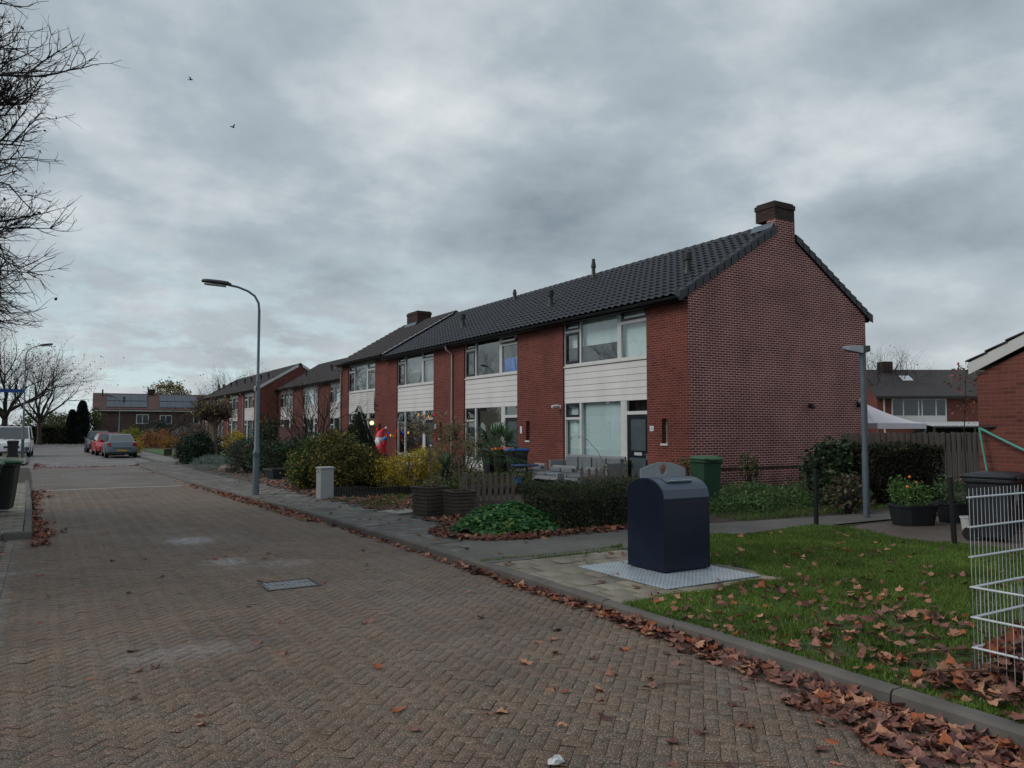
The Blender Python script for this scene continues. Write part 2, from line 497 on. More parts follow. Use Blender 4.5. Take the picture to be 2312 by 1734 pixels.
def strip(name, left, right, z, m):
    me = bpy.data.meshes.new(name); n = len(left)
    me.from_pydata([(x, y, z) for x, y in left] + [(x, y, z) for x, y in right], [], [(i, n + i, n + i + 1, i + 1) for i in range(n - 1)]); me.materials.append(m)
    return tag(link(bpy.data.objects.new(name, me)), kind='structure')


FIELD = mat('field', lin(62, 66, 46), .95, .35, .2)
sheet('ground', [(-400, -200), (500, -200), (500, 700), (-400, 700)], -.12, FIELD)
SAND = mat('joint_sand', lin(56, 49, 43), .95, .3, 8)
sheet('road_bed', [(-9, -3), (4.75, -3), (4.75, 27), (-9, 27)], -.006, SAND)


def bricks(name, cells, m, cols, z0=0., gap=.0019, ch=.0022, th=.03, tilt=.002, hj=.0012, cv=.035):
    """cells: (cx, cy, len, wid, angle). Each paver is a chamfered block in one road mesh."""
    cells = np.array(cells, float); n = len(cells)
    cx, cy, L, W, A = cells.T
    hx, hy = L / 2 - gap, W / 2 - gap
    sg = np.array([(-1, -1), (1, -1), (1, 1), (-1, 1)], float)
    ox = np.concatenate([sg[:, 0][None] * hx[:, None], sg[:, 0][None] * (hx - ch)[:, None]], 1)
    oy = np.concatenate([sg[:, 1][None] * hy[:, None], sg[:, 1][None] * (hy - ch)[:, None]], 1)
    ca, sa = np.cos(A)[:, None], np.sin(A)[:, None]
    X = cx[:, None] + ox * ca - oy * sa; Y = cy[:, None] + ox * sa + oy * ca
    h = RNG.normal(0, hj, n)[:, None] + (ox * RNG.normal(0, tilt, n)[:, None] + oy * RNG.normal(0, tilt, n)[:, None]) * 4
    Z = z0 + h + np.concatenate([np.full((n, 4), -ch * 1.3), np.zeros((n, 4))], 1)
    v = np.stack([X, Y, Z], 2).reshape(-1, 3)
    q = np.array([(4, 5, 6, 7), (0, 1, 5, 4), (1, 2, 6, 5), (2, 3, 7, 6), (3, 0, 4, 7)])
    f = (np.arange(n)[:, None, None] * 8 + q[None]).reshape(-1, 4)
    cols = np.array([c[:3] for c in cols]); k = RNG.choice(len(cols), n)
    c = cols[k] * RNG.normal(1, cv, (n, 1))
    o = np_mesh(name, v, f, m, None, np.repeat(c, 8, 0))
    return tag(o, kind='structure')


W_ = .0865
cells = []
c45 = math.sqrt(.5)
for i in range(-320, 320):
    for j in range(-30, 400):
        k = (i - j) % 4
        if k not in (0, 3): continue
        if k == 0: a, b, ang = (i + 1) * W_, (j + .5) * W_, 0
        else: a, b, ang = (i + .5) * W_, (j + 1) * W_, PI / 2
        x = (a - b) * c45 + 2.2; y = (a + b) * c45
        if -.22 < x < 4.7 and .6 < y < 25.95 and x < xk(y) + .16: cells.append((x, y, 2 * W_, W_, ang + PI / 4))
ROADC = [lin(95, 77, 66), lin(92, 76, 66), lin(96, 77, 64), lin(89, 75, 66), lin(94, 73, 63), lin(86, 74, 66)]
bricks('road', cells, STONE, ROADC)
cells = [(-.28 - .105 * r, y * .212 + (r % 2) * .1, .21, .105, PI / 2) for r in range(2) for y in range(14, 70)]
for i in range(24):
    for j in range(110):
        x = -.5 - .105 - i * .212; y = 3 + j * .107
        if y < 14.62: cells.append((x + (j % 2) * .1, y, .21, .105, 0))
bricks('driveway', cells, STONE, [lin(96, 90, 86), lin(104, 96, 90), lin(88, 84, 82), lin(110, 104, 98)])

# raised table across the street with a white stripe along its near edge, then the far road
TABLE = mat_paver_sheet('table_paving', lin(108, 98, 92), lin(100, 92, 86), lin(70, 67, 66), .21, .105, .010, .72, PI / 4, .25)
ROADF = mat_paver_sheet('road_paving_far', lin(112, 107, 105), lin(104, 100, 98), lin(84, 80, 78), .21, .105, .01, .62, PI / 4, .25)
tb = MB(); ys = [25.9, 26.6, 40, 41.2]; zs = [-.012, .05, .05, .0]
for i in range(3):
    for j in range(12):
        xa, xb = -2.5 + j * .58, -2.5 + (j + 1) * .58
        tb.face([(xa, ys[i], zs[i]), (xb, ys[i], zs[i]), (xb, ys[i + 1], zs[i + 1]), (xa, ys[i + 1], zs[i + 1])])
tag(tb.build('speed_table', TABLE), kind='structure')
LINE = mat('road_paint', lin(190, 190, 188), .7, .2, 9, dirt=.45)
lm = MB(); px = np.linspace(-.2, 4.2, 15)
yl = lambda x: 25.83 + .12 * math.sin((x + .2) / 4.4 * PI)
for i in range(14): lm.face([(px[i], yl(px[i]) - .05, .008), (px[i + 1], yl(px[i + 1]) - .05, .008), (px[i + 1], yl(px[i + 1]) + .055, .009), (px[i], yl(px[i]) + .055, .009)])
tag(lm.build('road_marking', LINE), kind='structure')
strip('road', [(-1.0, 41), (-1.0, 60), (-1.1, 90), (-3, 96), (-40, 99)], [(6, 41), (6, 60), (6, 90), (9, 104), (9, 106)], -.006, ROADF)
sheet('road', [(-40, 98), (40, 101), (40, 106), (-40, 105)], -.010, ROADF)
d = MB()
for i in range(12): d.box(-6 + i * 1.0, -5.45 + i * 1.0, 103.6, 103.8, -.02, .0)
tag(d.build('road_marking', LINE), kind='structure')

# kerbs: one metre stones with open joints
KERBM = mat('kerb_stone', lin(92, 88, 84), .8, .28, 3, .003, 60, dirt=.35)


def kerb(name, pts, w, side, z0=-.08, z1=.105, tag_=True):
    mb = MB(); P = [Vector((x, y, 0)) for x, y in pts]
    seg = []; L = [0]
    for a, b in zip(P, P[1:]): L.append(L[-1] + (b - a).length)
    at = lambda s: Vector((np.interp(s, L, [p.x for p in P]), np.interp(s, L, [p.y for p in P]), 0))
    s = 0
    while s < L[-1] - .3:
        e = min(s + 1., L[-1]); a, b = at(s + .004), at(e - .004)
        d = (b - a).normalized(); n = Vector((d.y, -d.x, 0)) * side
        j = random.gauss(0, .004); h = z1 + random.gauss(0, .004)
        prof = [(0 + j, z0), (w + j, z0), (w + j, h), (.03 + j, h), (.008 + j, h - .022)]
        mb.loft([[a + n * u + Vector((0, 0, z)) for u, z in prof], [b + n * u + Vector((0, 0, z)) for u, z in prof]])
        s += 1.
    return tag(mb.build(name, KERBM), kind='structure')


kerb('kerb', KERB, .13, 1)
kerb('kerb', KL, .12, -1)
kerb('kerb', [(-3.5, 14.7), (-.1, 14.7)], .12, -1)
kerb('kerb', [(-.6, 46), (-.75, 56)], .12, -1)

# slab pavements
cells = []
SLC = [lin(98, 96, 92), lin(88, 87, 84), lin(106, 103, 98), lin(94, 90, 86)]
def inner(y): return float(np.interp(y, [8, 10, 13.5, 14.5, 18.6, 22, 26, 32, 40, 43], [6.3, 6.1, 6.1, 5.95, 5.75, 5.8, 5.6, 5.5, 5.5, 5.9]))
for j in range(0, 118):
    y = 8.55 + j * .302
    for i in range(8):
        e = xk(y) + .14; x = e + .15 + (i + (j % 2) * .5) * .302
        if j % 2 and i == 0: cells.append((e + .075, y, .15, .3, 0))
        if x < inner(y): cells.append((x, y, .3, .3, 0))
bricks('pavement', cells, SLAB, SLC, .095, .002, .003, tilt=.0012, hj=.0022, cv=.08)
strip('pavement', [(xk(y) + .12, y) for y in range(8, 44)], [(7.5, y) for y in range(8, 44)], .081, mat('slab_bed', lin(70, 66, 60), .95, .3, 5))
strip('pavement', [(5.25, 43.6), (5.22, 55), (5.2, 75), (5.5, 90)], [(6.6, 43.6), (6.6, 55), (6.6, 75), (7, 92)], .09, mat_paver_sheet('slab_far', lin(112, 110, 108), lin(100, 99, 97), lin(80, 78, 75), .3, .3))
cells = []
for j in range(0, 45):
    for i in range(9):
        y = 14.9 + j * .302; e = -.24 - (y - 14.9) * .008
        if j % 2 and i == 0: cells.append((e - .075, y, .15, .3, 0))
        x = e - .15 - (i + (j % 2) * .5) * .302
        cells.append((x, y, .3, .3, 0))
bricks('pavement', cells, SLAB, [lin(122, 118, 108), lin(112, 108, 100), lin(128, 122, 110)], .098, .002, .003, tilt=.0012, hj=.0022, cv=.08)
sheet('pavement', [(-9, 14.8), (-.18, 14.8), (-.3, 30), (-.5, 40), (-9, 40)], .086, SAND)
sheet('pavement', [(-9, 44.5), (-.7, 44.5), (-.8, 56), (-9, 56)], .09, mat_paver_sheet('slab_left', lin(124, 116, 106), lin(112, 106, 98), lin(80, 76, 70), .3, .3))
sheet('side_street', [(-30, 40), (-.9, 40), (-.9, 60), (-30, 60)], -.014, ROADF)

# paving round the container: square slabs in stretcher bond
cells = []
for j in range(0, 9):
    for i in range(10):
        y = 5.76 + .151 + j * .302; x = 4.91 + (i + (j % 2) * .5) * .302
        if j % 2 and i == 0: cells.append((4.835, y, .15, .3, 0))
        if y > 8.4 or x > 7.2 - (.12 if j > 4 else 0): continue
        cells.append((x, y, .3, .3, 0))
bricks('paving', cells, SLAB, [lin(128, 122, 108), lin(122, 116, 104), lin(132, 125, 112)], .1, .0055, .006, tilt=.0014, hj=.0025, cv=.09)
sheet('paving', [(4.74, 5.6), (7.3, 5.6), (7.3, 8.45), (4.74, 8.45)], .082, mat('moss_joint', lin(40, 42, 28), .95, .4, 6))
PATHM = mat_paver_sheet('path_paving', lin(100, 97, 92), lin(92, 90, 86), lin(82, 79, 74), .3, .3, .006, .75, 0, .28)
sheet('path', [(4.76, 8.36), (7.3, 8.36), (9, 8.62), (12.2, 8.62), (20, 8.5), (20, 9.3), (13, 9.5), (10, 9.85), (8.6, 10.15), (6.3, 9.95), (5.4, 9.95), (4.76, 9.3)], .104, PATHM)

# garden soil, lawn, yard by the garage
sheet('garden_soil', [(5.3, 8.3), (20, 8.3), (26, 12), (26, 15.39), (15.02, 15.39), (15.02, 46), (40, 46), (40, 100), (6.0, 100), (6.2, 44), (5.2, 43), (5.3, 20)], .078, SOIL)
YARD = mat_paver_sheet('yard_paving', lin(104, 92, 84), lin(94, 84, 78), lin(70, 64, 56), .21, .105, .012, .8, 0, .3)
sheet('yard', [(11.25, 1), (30, 1), (30, 8.45), (12.4, 8.45), (11.25, 8.3)], .088, YARD)


def lawn_h(x, y):
    return .1 + .035 * np.clip((x - 5) / 2.5, 0, 1) + .02 * np.sin(x * 1.7 + y * .8) + .012 * np.sin(x * 4.1 - y * 3.3)


def in_lawn(x, y):
    ok = (x > 4.74) & (x < 11.3 - .15 * np.sin(y * 2)) & (y > .8) & (y < 8.58 + .05 * np.sin(x * 3))
    tile = (x < 7.12 + .1 * np.sin(y * 7)) & (y > 5.74 + .09 * np.sin(x * 6 + 1)) & (y < 8.5)
    cor = (x > 7.0) & (x < 9) & (y > 8.4 + (x - 7) * .1)
    return ok & ~tile & ~cor


gx = np.linspace(4.73, 11.4, 90); gy = np.linspace(.6, 8.6, 100)
GX, GY = np.meshgrid(gx, gy, indexing='ij')
GZ = lawn_h(GX, GY) - .012
GZ[~in_lawn(GX, GY)] = .06
n0, n1 = GX.shape
idx = np.arange(n0 * n1).reshape(n0, n1)
f = np.stack([idx[:-1, :-1], idx[1:, :-1], idx[1:, 1:], idx[:-1, 1:]], 2).reshape(-1, 4)
LAWNM = mat('lawn_earth', lin(62, 76, 40), .95, .4, 5, .01, 40)
tag(np_mesh('lawn', np.stack([GX, GY, GZ], 2).reshape(-1, 3), f, LAWNM, smooth=True), kind='structure')

# grass blades
def grass(name, x, y, z, h, cols, wid=.0045, lean=.5):
    n = len(x); a = RNG.uniform(0, 2 * PI, n); l = RNG.normal(0, lean, n) * h; az = RNG.uniform(0, 2 * PI, n)
    w = wid * RNG.uniform(.7, 1.5, n)
    v = np.empty((n, 3, 3)); bx, by = np.cos(a) * w, np.sin(a) * w
    v[:, 0] = np.stack([x - bx, y - by, z], 1); v[:, 1] = np.stack([x + bx, y + by, z], 1)
    v[:, 2] = np.stack([x + np.cos(az) * l, y + np.sin(az) * l, z + h], 1)
    cols = np.array([c[:3] for c in cols]); c = cols[RNG.choice(len(cols), n)] * RNG.uniform(.7, 1.3, (n, 1))
    return tag(np_mesh(name, v.reshape(-1, 3), np.arange(n * 3).reshape(-1, 3), GRASS, None, np.repeat(c, 3, 0)), kind='stuff')


N = 330000
x = RNG.uniform(4.74, 11.3, N); y = RNG.uniform(1.2, 8.6, N)
dist = np.hypot(x, y)
keep = in_lawn(x, y) & (RNG.random(N) < np.clip(1.25 - (dist - 5.5) / 11, .35, 1))
tuft = np.sin(x * 5.3 + 1.2 * np.sin(y * 4.1)) * np.sin(y * 6.1 + 1.5 * np.sin(x * 3.7)) + RNG.normal(0, .35, N)
near = np.clip((6.4 - y) / 2.5, 0, 1) * np.clip((8.2 - x) / 2, 0, 1)
keep &= RNG.random(N) < 1 - near * np.clip(.75 - tuft, 0, .85)
x, y, tuft = x[keep], y[keep], tuft[keep]
hh = np.clip(.036 + .014 * tuft + RNG.normal(0, .008, len(x)), .012, .09)
o = grass('lawn_grass', x, y, lawn_h(x, y) - .012, hh, [lin(88, 122, 46), lin(76, 110, 40), lin(106, 132, 58), lin(64, 96, 38), lin(126, 128, 74), lin(92, 112, 62)])
tag(o, 'short green lawn with bare patches beside the container and the path', 'grass')
# weeds in the joints along the slab edges and kerb back
N = 2600
x = np.concatenate([RNG.uniform(4.74, 4.82, N), RNG.uniform(4.8, 7.2, N), RNG.uniform(5.4, 12, N)]); y = np.concatenate([RNG.uniform(1.5, 5.8, N), 5.74 + RNG.normal(0, .05, N), 8.36 + RNG.normal(0, .02, N) + 0 * x[:N]])
o = grass('weed_grass', x, y, np.full(len(x), .1), RNG.uniform(.012, .04, len(x)), [lin(84, 112, 44), lin(92, 110, 56)])
tag(o, 'thin grass growing in the joints at the edge of the slabs', 'grass')

# ================================================================== TERRACE HOUSES
RX, RZ, EX = 3.95, 7.98, -.30          # ridge position/height, eaves overhang
SLOPE = (RZ - 5.60) / RX


def tiled(name, y0, y1, m, parent, dz=0., cols_per=.30, row=.335, back=True, amp=.052, step=.045, sub=6):
    """pantiled double pitch roof between y0 and y1 (house space: x = depth, ridge along y)."""
    ncol = max(1, round((y1 - y0) / cols_per)); nx = ncol * sub + 1
    u = np.linspace(0, 1, nx); yy = y0 + u * (y1 - y0)
    wave = amp * (.5 + .5 * np.cos(u * ncol * 2 * PI)) ** 1.4
    V, F = [], []
    S = math.hypot(RX - EX, SLOPE * (RX - EX)); ca, sa = (RX - EX) / S, SLOPE * (RX - EX) / S
    nrow = round(S / row)
    for sgn in ((1, -1) if back else (1,)):
        base = sum(len(v) for v in V); lines = []
        for r in range(nrow):
            for s, h in ((r * S / nrow, step), ((r + 1) * S / nrow, 0.)):
                hh = wave + h + dz
                X = EX + s * ca - hh * sa; Z = 5.60 + SLOPE * EX + s * sa + hh * ca
                if sgn < 0: X = 2 * RX - X
                lines.append(np.stack([X, yy, Z], 1))
        v = np.concatenate(lines); V.append(v); nl = len(lines)
        i = base + np.arange(nl * nx).reshape(nl, nx)
        q = np.stack([i[:-1, :-1], i[:-1, 1:], i[1:, 1:], i[1:, :-1]], 2).reshape(-1, 4)
        F.append(q if sgn < 0 else q[:, ::-1])
    o = np_mesh(name, np.concatenate(V), np.concatenate(F), m, parent, smooth=True)
    o.data.set_sharp_from_angle(angle=R(38))
    # underside slab so the tiles are not a loose skin
    mb = MB(); t_ = .12
    z = lambda x: 5.60 + SLOPE * x + dz - .02
    mb.prism([(EX + .03, z(EX) - t_), (RX, z(RX) - t_ - .03), (2 * RX - EX - .03, z(EX) - t_), (2 * RX - EX - .03, z(EX) - .02), (RX, z(RX) - .03), (EX + .03, z(EX) - .02)], 'y', y0 + .02, y1 - .02)
    mb.build('roof_deck', BLACK, o)
    # ridge tiles
    rb = MB(); n = round((y1 - y0) / .4)
    for k in range(n):
        a, b = y0 + k * (y1 - y0) / n, y0 + (k + 1) * (y1 - y0) / n
        zz = RZ + dz + .03
        rb.loft([[(RX + r * math.sin(t), yv, zz - .07 + r * math.cos(t)) for t in np.linspace(-1.5, 1.5, 9)] for yv, r in ((a, .15), (b + .02, .128))], cap=True)
    rb.build('ridge', m, o, 50)
    return o


def vent(parent, x, y, dz=0., h=.62, kind=0):
    z = 5.6 + SLOPE * x + dz; mb = MB()
    if kind == 0:
        mb.lathe([(.16, -.1), (.13, .06), (.085, .2), (.085, h - .22), (.12, h - .21), (.12, h), (.1, h + .01)], (x, y, z), 12)
    else:
        mb.lathe([(.13, -.1), (.1, .12), (.075, .16), (.075, h * .55), (.1, h * .56), (.1, h * .66), (.06, h * .95), (.075, h * .96), (.07, h)], (x, y, z), 12)
    return mb.build('roof_vent' if kind == 0 else 'flue', BLACK, parent, 40)


def verge(parent, y, m, sgn=-1, dz=0., skip=None):
    """chunky verge tiles down both slopes of a gable at y."""
    S = math.hypot(RX - EX, SLOPE * (RX - EX)); n = round(S / .335)
    for side in (1, -1):
        mb = MB()
        for k in range(n):
            xm = EX + (k + .5) * S / n * (RX - EX) / S
            if skip and skip[0] < (xm if side > 0 else 2 * RX - xm) < skip[1]: continue
            pr = []
            for s, lift in ((k * S / n - .05, .145), ((k + 1) * S / n, .085)):
                x = EX + s * (RX - EX) / S; z = 5.6 + SLOPE * x + dz
                if side < 0: x = 2 * RX - x
                pr.append((x, z, lift))
            ya, yb = (y + sgn * .075, y - sgn * .12)
            mb.loft([[(x, ya, z - .15), (x, ya, z + l - .03), (x, ya - sgn * .03, z + l), (x, yb, z + l), (x, yb, z - .02)] for x, z, l in pr])
        mb.build('verge', m, parent, bevel=.006, seg=1)


def pane(parent, x, y0, y1, z0, z1, m=None):
    return MB().face([(x, y0, z0), (x, y0, z1), (x, y1, z1), (x, y1, z0)]).build('pane', m or GLASS, parent)


def backing(parent, x, y0, y1, z0, z1, m, name='curtain_or_unlit_room'):
    return MB().face([(x, y0, z0), (x, y0, z1), (x, y1, z1), (x, y1, z0)]).build(name, m, parent)


CASEMENT = DARKFRAME


def ring(mb, x0, x1, y0, y1, z0, z1, t, m=0):
    mb.box(x0, x1, y0, y0 + t, z0, z1, m); mb.box(x0, x1, y1 - t, y1, z0, z1, m)
    mb.box(x0, x1, y0 + t, y1 - t, z0, z0 + t, m); mb.box(x0, x1, y0 + t, y1 - t, z1 - t, z1, m)


def text(s, size, m, parent, loc, rot, name='number'):
    cu = bpy.data.curves.new(name, 'FONT'); cu.body = s; cu.size = size; cu.align_x = 'CENTER'; cu.align_y = 'CENTER'; cu.extrude = .002
    tmp = bpy.data.objects.new(name, cu); me = bpy.data.meshes.new_from_object(tmp); bpy.data.objects.remove(tmp)
    me.materials.clear(); me.materials.append(m); me.name = name
    o = link(bpy.data.objects.new(name, me), parent); o.location = loc; o.rotation_euler = rot; return o


def terrace(name, label, loc, opt):
    """one 7.2 m wide house of the row; x = depth away from the street, y along it."""
    W = 7.2; T = thing(name, label, 'house', loc, opt.get('rz', 0), opt.get('group'))
    mir = opt.get('mirror', False)
    Y = (lambda a, b: (W - b, W - a)) if mir else (lambda a, b: (a, b))
    brick = opt.get('brick', F_BRICK); dz = opt.get('dz', 0.)
    by0, by1 = 1.70, 5.95
    # walls ----------------------------------------------------------------
    wl = MB()
    a, b = Y(0, by0)
    sy0, sy1 = Y(.85, 1.09); sz0, sz1 = 1.36, 2.06
    wl.box(0, .3, a, sy0, -.3, 5.46); wl.box(0, .3, sy1, b, -.3, 5.46)
    wl.box(0, .3, sy0, sy1, -.3, sz0); wl.box(0, .3, sy0, sy1, sz1, 5.46)
    wl.build('brick_pier', brick, T)
    a, b = Y(by1, W); MB().box(0, .3, a, b, -.3, 5.46).build('brick_pier', brick, T)
    MB().box(7.6, 7.9, 0, W, -.3, 5.46).build('rear_wall', brick, T)
    gab = [(0.0, -.3), (7.9, -.3), (7.9, 5.44), (RX, RZ - .16), (0.0, 5.44)]
    for key, y in (('gable0', (-.012, .29)), ('gable1', (W - .29, W + .012))):
        if opt.get(key):
            g = MB().prism([(p[0] + (.015 if p[0] == 0 else -.005 if p[0] == 7.9 else 0), p[1]) for p in gab], 'y', *y).build('gable_wall', opt.get('gbrick', G_BRICK), T)
            if key == 'gable0':
                # frieze of header bricks at the foot of the wall
                MB().box(.02, 7.88, -.03, -.012, .62, .69).build('brick_course', C_BRICK, g)
    # slit window ----------------------------------------------------------
    sw = MB(); ring(sw, .16, .2, sy0, sy1, sz0, sz1, .045)
    sw.box(-.035, .16, sy0 - .03, sy1 + .03, sz0 - .06, sz0 - .002)
    so_ = sw.build('slit_window', [WHITE], T); pane(so_, .175, sy0 + .045, sy1 - .045, sz0 + .045, sz1 - .045); backing(so_, .24, sy0, sy1, sz0, sz1, DARK_BACK)
    # cladding -------------------------------------------------------------
    fx = .07
    cz0, cz1 = 2.63, opt.get('cz1', 3.82)
    c0, c1 = Y(by0 + .004, by1 - .004)
    cl = MB().box(fx - .01, fx + .12, c0, c1, cz0, cz1).build('cladding', opt.get('clad', CLAD), T)
    if opt.get('split'):
        a, b = Y(3.0, 3.12); MB().box(fx - .03, fx - .012, a, b, cz0, cz1).build('trim', WHITE, cl)
    MB().box(fx - .05, fx + .12, c0, c1, cz1 + .004, cz1 + .055).build('sill', WHITE, cl)
    zt = 5.44
    if opt.get('fascia'):
        MB().box(fx - .005, fx + .12, c0, c1, 5.06, 5.44).build('fascia_panel', WHITE, cl); zt = 5.05
    # upper window ---------------------------------------------------------
    z0 = cz1 + .06; f = MB()
    F0, F1 = fx, fx + .09
    sec = [(by0 + .004, 3.02), (3.02, 5.06), (5.06, by1 - .004)]
    f.box(F0, F1, c0, c1, z0, z0 + .07); f.box(F0, F1, c0, c1, zt - .07, zt)
    za, zb = z0 + .07, zt - .07
    posts = [(by0 + .004, by0 + .07), (2.94, 3.12), (5.0, 5.09), (by1 - .07, by1 - .004)]
    for p in posts: f.box(F0, F1, *Y(*p), za, zb)
    t0 = 4.96 if not opt.get('fascia') else 4.6
    f.box(F0 - .006, F1, *Y(by0 + .07, 2.94), t0, t0 + .09); f.box(F0, F1, *Y(5.09, by1 - .07), t0 + .04, t0 + .11)
    uw = f.build('window', WHITE, T)
    pane(uw, fx + .045, *Y(3.12, 5.0), za, zb)
    pane(uw, fx + .045, *Y(by0 + .07, 2.94), za, t0)
    ko = opt.get('open_top')
    k = MB(); y0_, y1_ = Y(by0 + .075, 2.935)
    ring(k, F0 + .005, F0 + .055, y0_, y1_, t0 + .095, zb - .004, .075)
    kt = k.build('top_light', WHITE if ko else CASEMENT, uw)
    pane(kt, F0 + .03, y0_ + .075, y1_ - .075, t0 + .17, zb - .08)
    if ko:
        kt.location = (0, 0, 0); piv = Vector((F0, 0, zb)); mtx = Matrix.Translation(piv) @ Matrix.Rotation(R(32), 4, 'Y') @ Matrix.Translation(-piv); kt.matrix_local = mtx
    k = MB(); y0_, y1_ = Y(5.095, by1 - .075)
    ring(k, F0 + .005, F0 + .06, y0_, y1_, t0 + .115, zb - .004, .07)
    kt = k.build('top_light', CASEMENT, uw); pane(kt, F0 + .03, y0_ + .07, y1_ - .07, t0 + .185, zb - .075)
    k = MB(); ring(k, F0 - .015, F0 + .06, y0_, y1_, za + .004, t0 + .036, .085)
    kt = k.build('casement', CASEMENT, uw); pane(kt, F0 + .03, y0_ + .085, y1_ - .085, za + .09, t0 - .05)
    L = opt['look']
    for (a, b), m in zip(sec, L['up']):
        a, b = Y(a, b); backing(uw, fx + L.get('upd', .2), a, b, z0, zt, m)
    if L.get('band'):  # dark sheet painted in as the roof reflection low in the panes
        backing(uw, fx + .18, *Y(3.05, 5.94), z0, z0 + .62, DARK_BACK, 'roof_reflection')
    if L.get('banner'):
        backing(uw, fx + .12, *Y(by0 + .07, 2.94), z0 + .07, z0 + .62, BLUE_BAN, 'banner')
    # lower window and door -------------------------------------------------
    f = MB(); zc = cz0 - .004; zs = .56
    f.box(F0, F1, *Y(2.76, by1 - .004), zs, zs + .06)
    for p in ((2.76, 2.98), (5.0, 5.1), (by1 - .07, by1 - .004)): f.box(F0, F1, *Y(*p), zs + .06, zc)
    f.box(F0, F1, *Y(5.1, by1 - .07), 2.08, 2.16)
    lw = f.build('window', WHITE, T)
    pane(lw, fx + .045, *Y(2.98, 5.0), zs + .06, zc); pane(lw, fx + .045, *Y(5.1, by1 - .07), zs + .06, 2.08)
    k = MB(); y0_, y1_ = Y(5.105, by1 - .075); ring(k, F0 + .005, F0 + .055, y0_, y1_, 2.165, zc - .004, .075)
    kt = k.build('top_light', CASEMENT, lw); pane(kt, F0 + .03, y0_ + .075, y1_ - .075, 2.24, zc - .08)
    if L.get('tilt'):
        piv = Vector((F0, 0, zc)); kt.matrix_local = Matrix.Translation(piv) @ Matrix.Rotation(R(16), 4, 'Y') @ Matrix.Translation(-piv)
    for (a, b), m in zip(((2.98, 5.05), (5.05, by1 - .01)), L['low']):
        a, b = Y(a, b); backing(lw, fx + L.get('lowd', .16), a, b, zs, zc, m)
    MB().box(fx + .01, fx + .1, *Y(2.80, by1 - .006), -.2, zs - .004).build('skirt_panel', WHITE, lw)
    dr = MB(); d0, d1 = by0 + .004, 2.755
    dr.box(F0, F1, *Y(d0, d0 + .055), 0, zc); dr.box(F0, F1, *Y(d1 - .055, d1), 0, zc); dr.box(F0 - .01, F1, *Y(d0 + .055, d1 - .055), 2.20, 2.30)
    dr.box(F0 - .06, F1, *Y(d0 + .055, d1 - .055), -.05, .14)
    D_ = dr.build('door', [WHITE], T)
    pane(D_, fx + .045, *Y(d0 + .055, d1 - .055), 2.30, zc); backing(D_, fx + .3, *Y(d0, d1), 0, zc, DARK_BACK)
    lf = MB(); y0_, y1_ = Y(d0 + .06, d1 - .06); dm = opt.get('door', DARKFRAME); xx = F0 + .02
    if opt.get('plank_door'):
        for q in range(6):
            a = y0_ + (y1_ - y0_) * q / 6; lf.box(xx, xx + .04, a + .004, a + (y1_ - y0_) / 6 - .004, .15, 2.195)
    else:
        ring(lf, xx, xx + .05, y0_, y1_, .145, 2.195, .12); lf.box(xx, xx + .05, y0_ + .12, y1_ - .12, .93, 1.13)
    lo = lf.build('door_leaf', dm, D_)
    if not opt.get('plank_door'):
        fr = mat('frosted_glass', lin(72, 84, 88), .25, .12, 3)
        MB().box(xx + .02, xx + .035, y0_ + .12, y1_ - .12, .265, .93).box(xx + .02, xx + .035, y0_ + .12, y1_ - .12, 1.13, 2.075).build('pane', fr, lo)
        yc = (y0_ + y1_) / 2; MB().box(xx - .012, xx - .001, yc - .19, yc + .15, .985, 1.075).build('letterbox', mat('letterbox', lin(180, 182, 184), .35, .05, 8), lo)
        hy = Y(d0 + .09, d0 + .1)[0]; MB().box(xx - .03, xx - .002, hy - .025, hy + .045, .86, 1.05).tube([(xx - .05, hy, 1.02), (xx - .05, hy + .11, 1.02)], .01, 6).build('handle', CHROME, lo)
    # roof ------------------------------------------------------------------
    rf = tiled('roof', 0, W, opt.get('tile', TILE_DARK), T, dz, sub=opt.get('sub', 6))
    if opt.get('gable0') and not opt.get('white_verge'): verge(rf, 0, opt.get('tile', TILE_DARK), -1, dz, (3.6, 4.52) if opt.get('chimney') else None)
    if opt.get('white_verge'):
        mb = MB(); ya, yb = opt['white_verge']
        for sd in (1, -1):
            X = lambda x: x if sd > 0 else 2 * RX - x
            z = lambda x: 5.6 + SLOPE * x + dz
            mb.loft([[(X(x), ya, z(x) - opt.get('wv_lo', .16)), (X(x), yb, z(x) - opt.get('wv_lo', .16)), (X(x), yb, z(x) + .09), (X(x), ya, z(x) + .09)] for x in (EX, RX - .2)])
        mb.build('verge_board', WHITE, rf)
    for v in opt.get('vents', []): vent(rf, *v)
    if opt.get('chimney'):
        x0, x1, y0_, y1_, zz = opt['chimney']
        ch = MB().box(x0, x1, y0_, y1_, opt.get('chz', 8.1), zz - .2).build('chimney', C_BRICK, rf)
        if opt.get('gable0'): MB().box(x0, x1, y0_ - .004, .3, 7.45, 8.098).build('chimney_shoulder', G_BRICK, ch)
        MB().box(x0 - .025, x1 + .025, y0_ - .025, y1_ + .025, zz - .2, zz - .06).box(x0 + .02, x1 - .02, y0_ + .02, y1_ - .02, zz - .06, zz).build('chimney_cap', C_BRICK, ch)
        MB().face([(x0 - .16, y0_ + .02, 5.6 + SLOPE * (x0 - .16) + .1 + dz), (x0 - .16, y1_ + .1, 5.6 + SLOPE * (x0 - .16) + .1 + dz), (x0 - .003, y1_ + .1, 5.6 + SLOPE * x0 + .22 + dz), (x0 - .003, y0_ + .02, 5.6 + SLOPE * x0 + .22 + dz)]).build('flashing', GALV_DARK, ch)
    # gutter and pipe -------------------------------------------------------
    gm = MB(); gz = 5.6 + SLOPE * EX + dz - .03
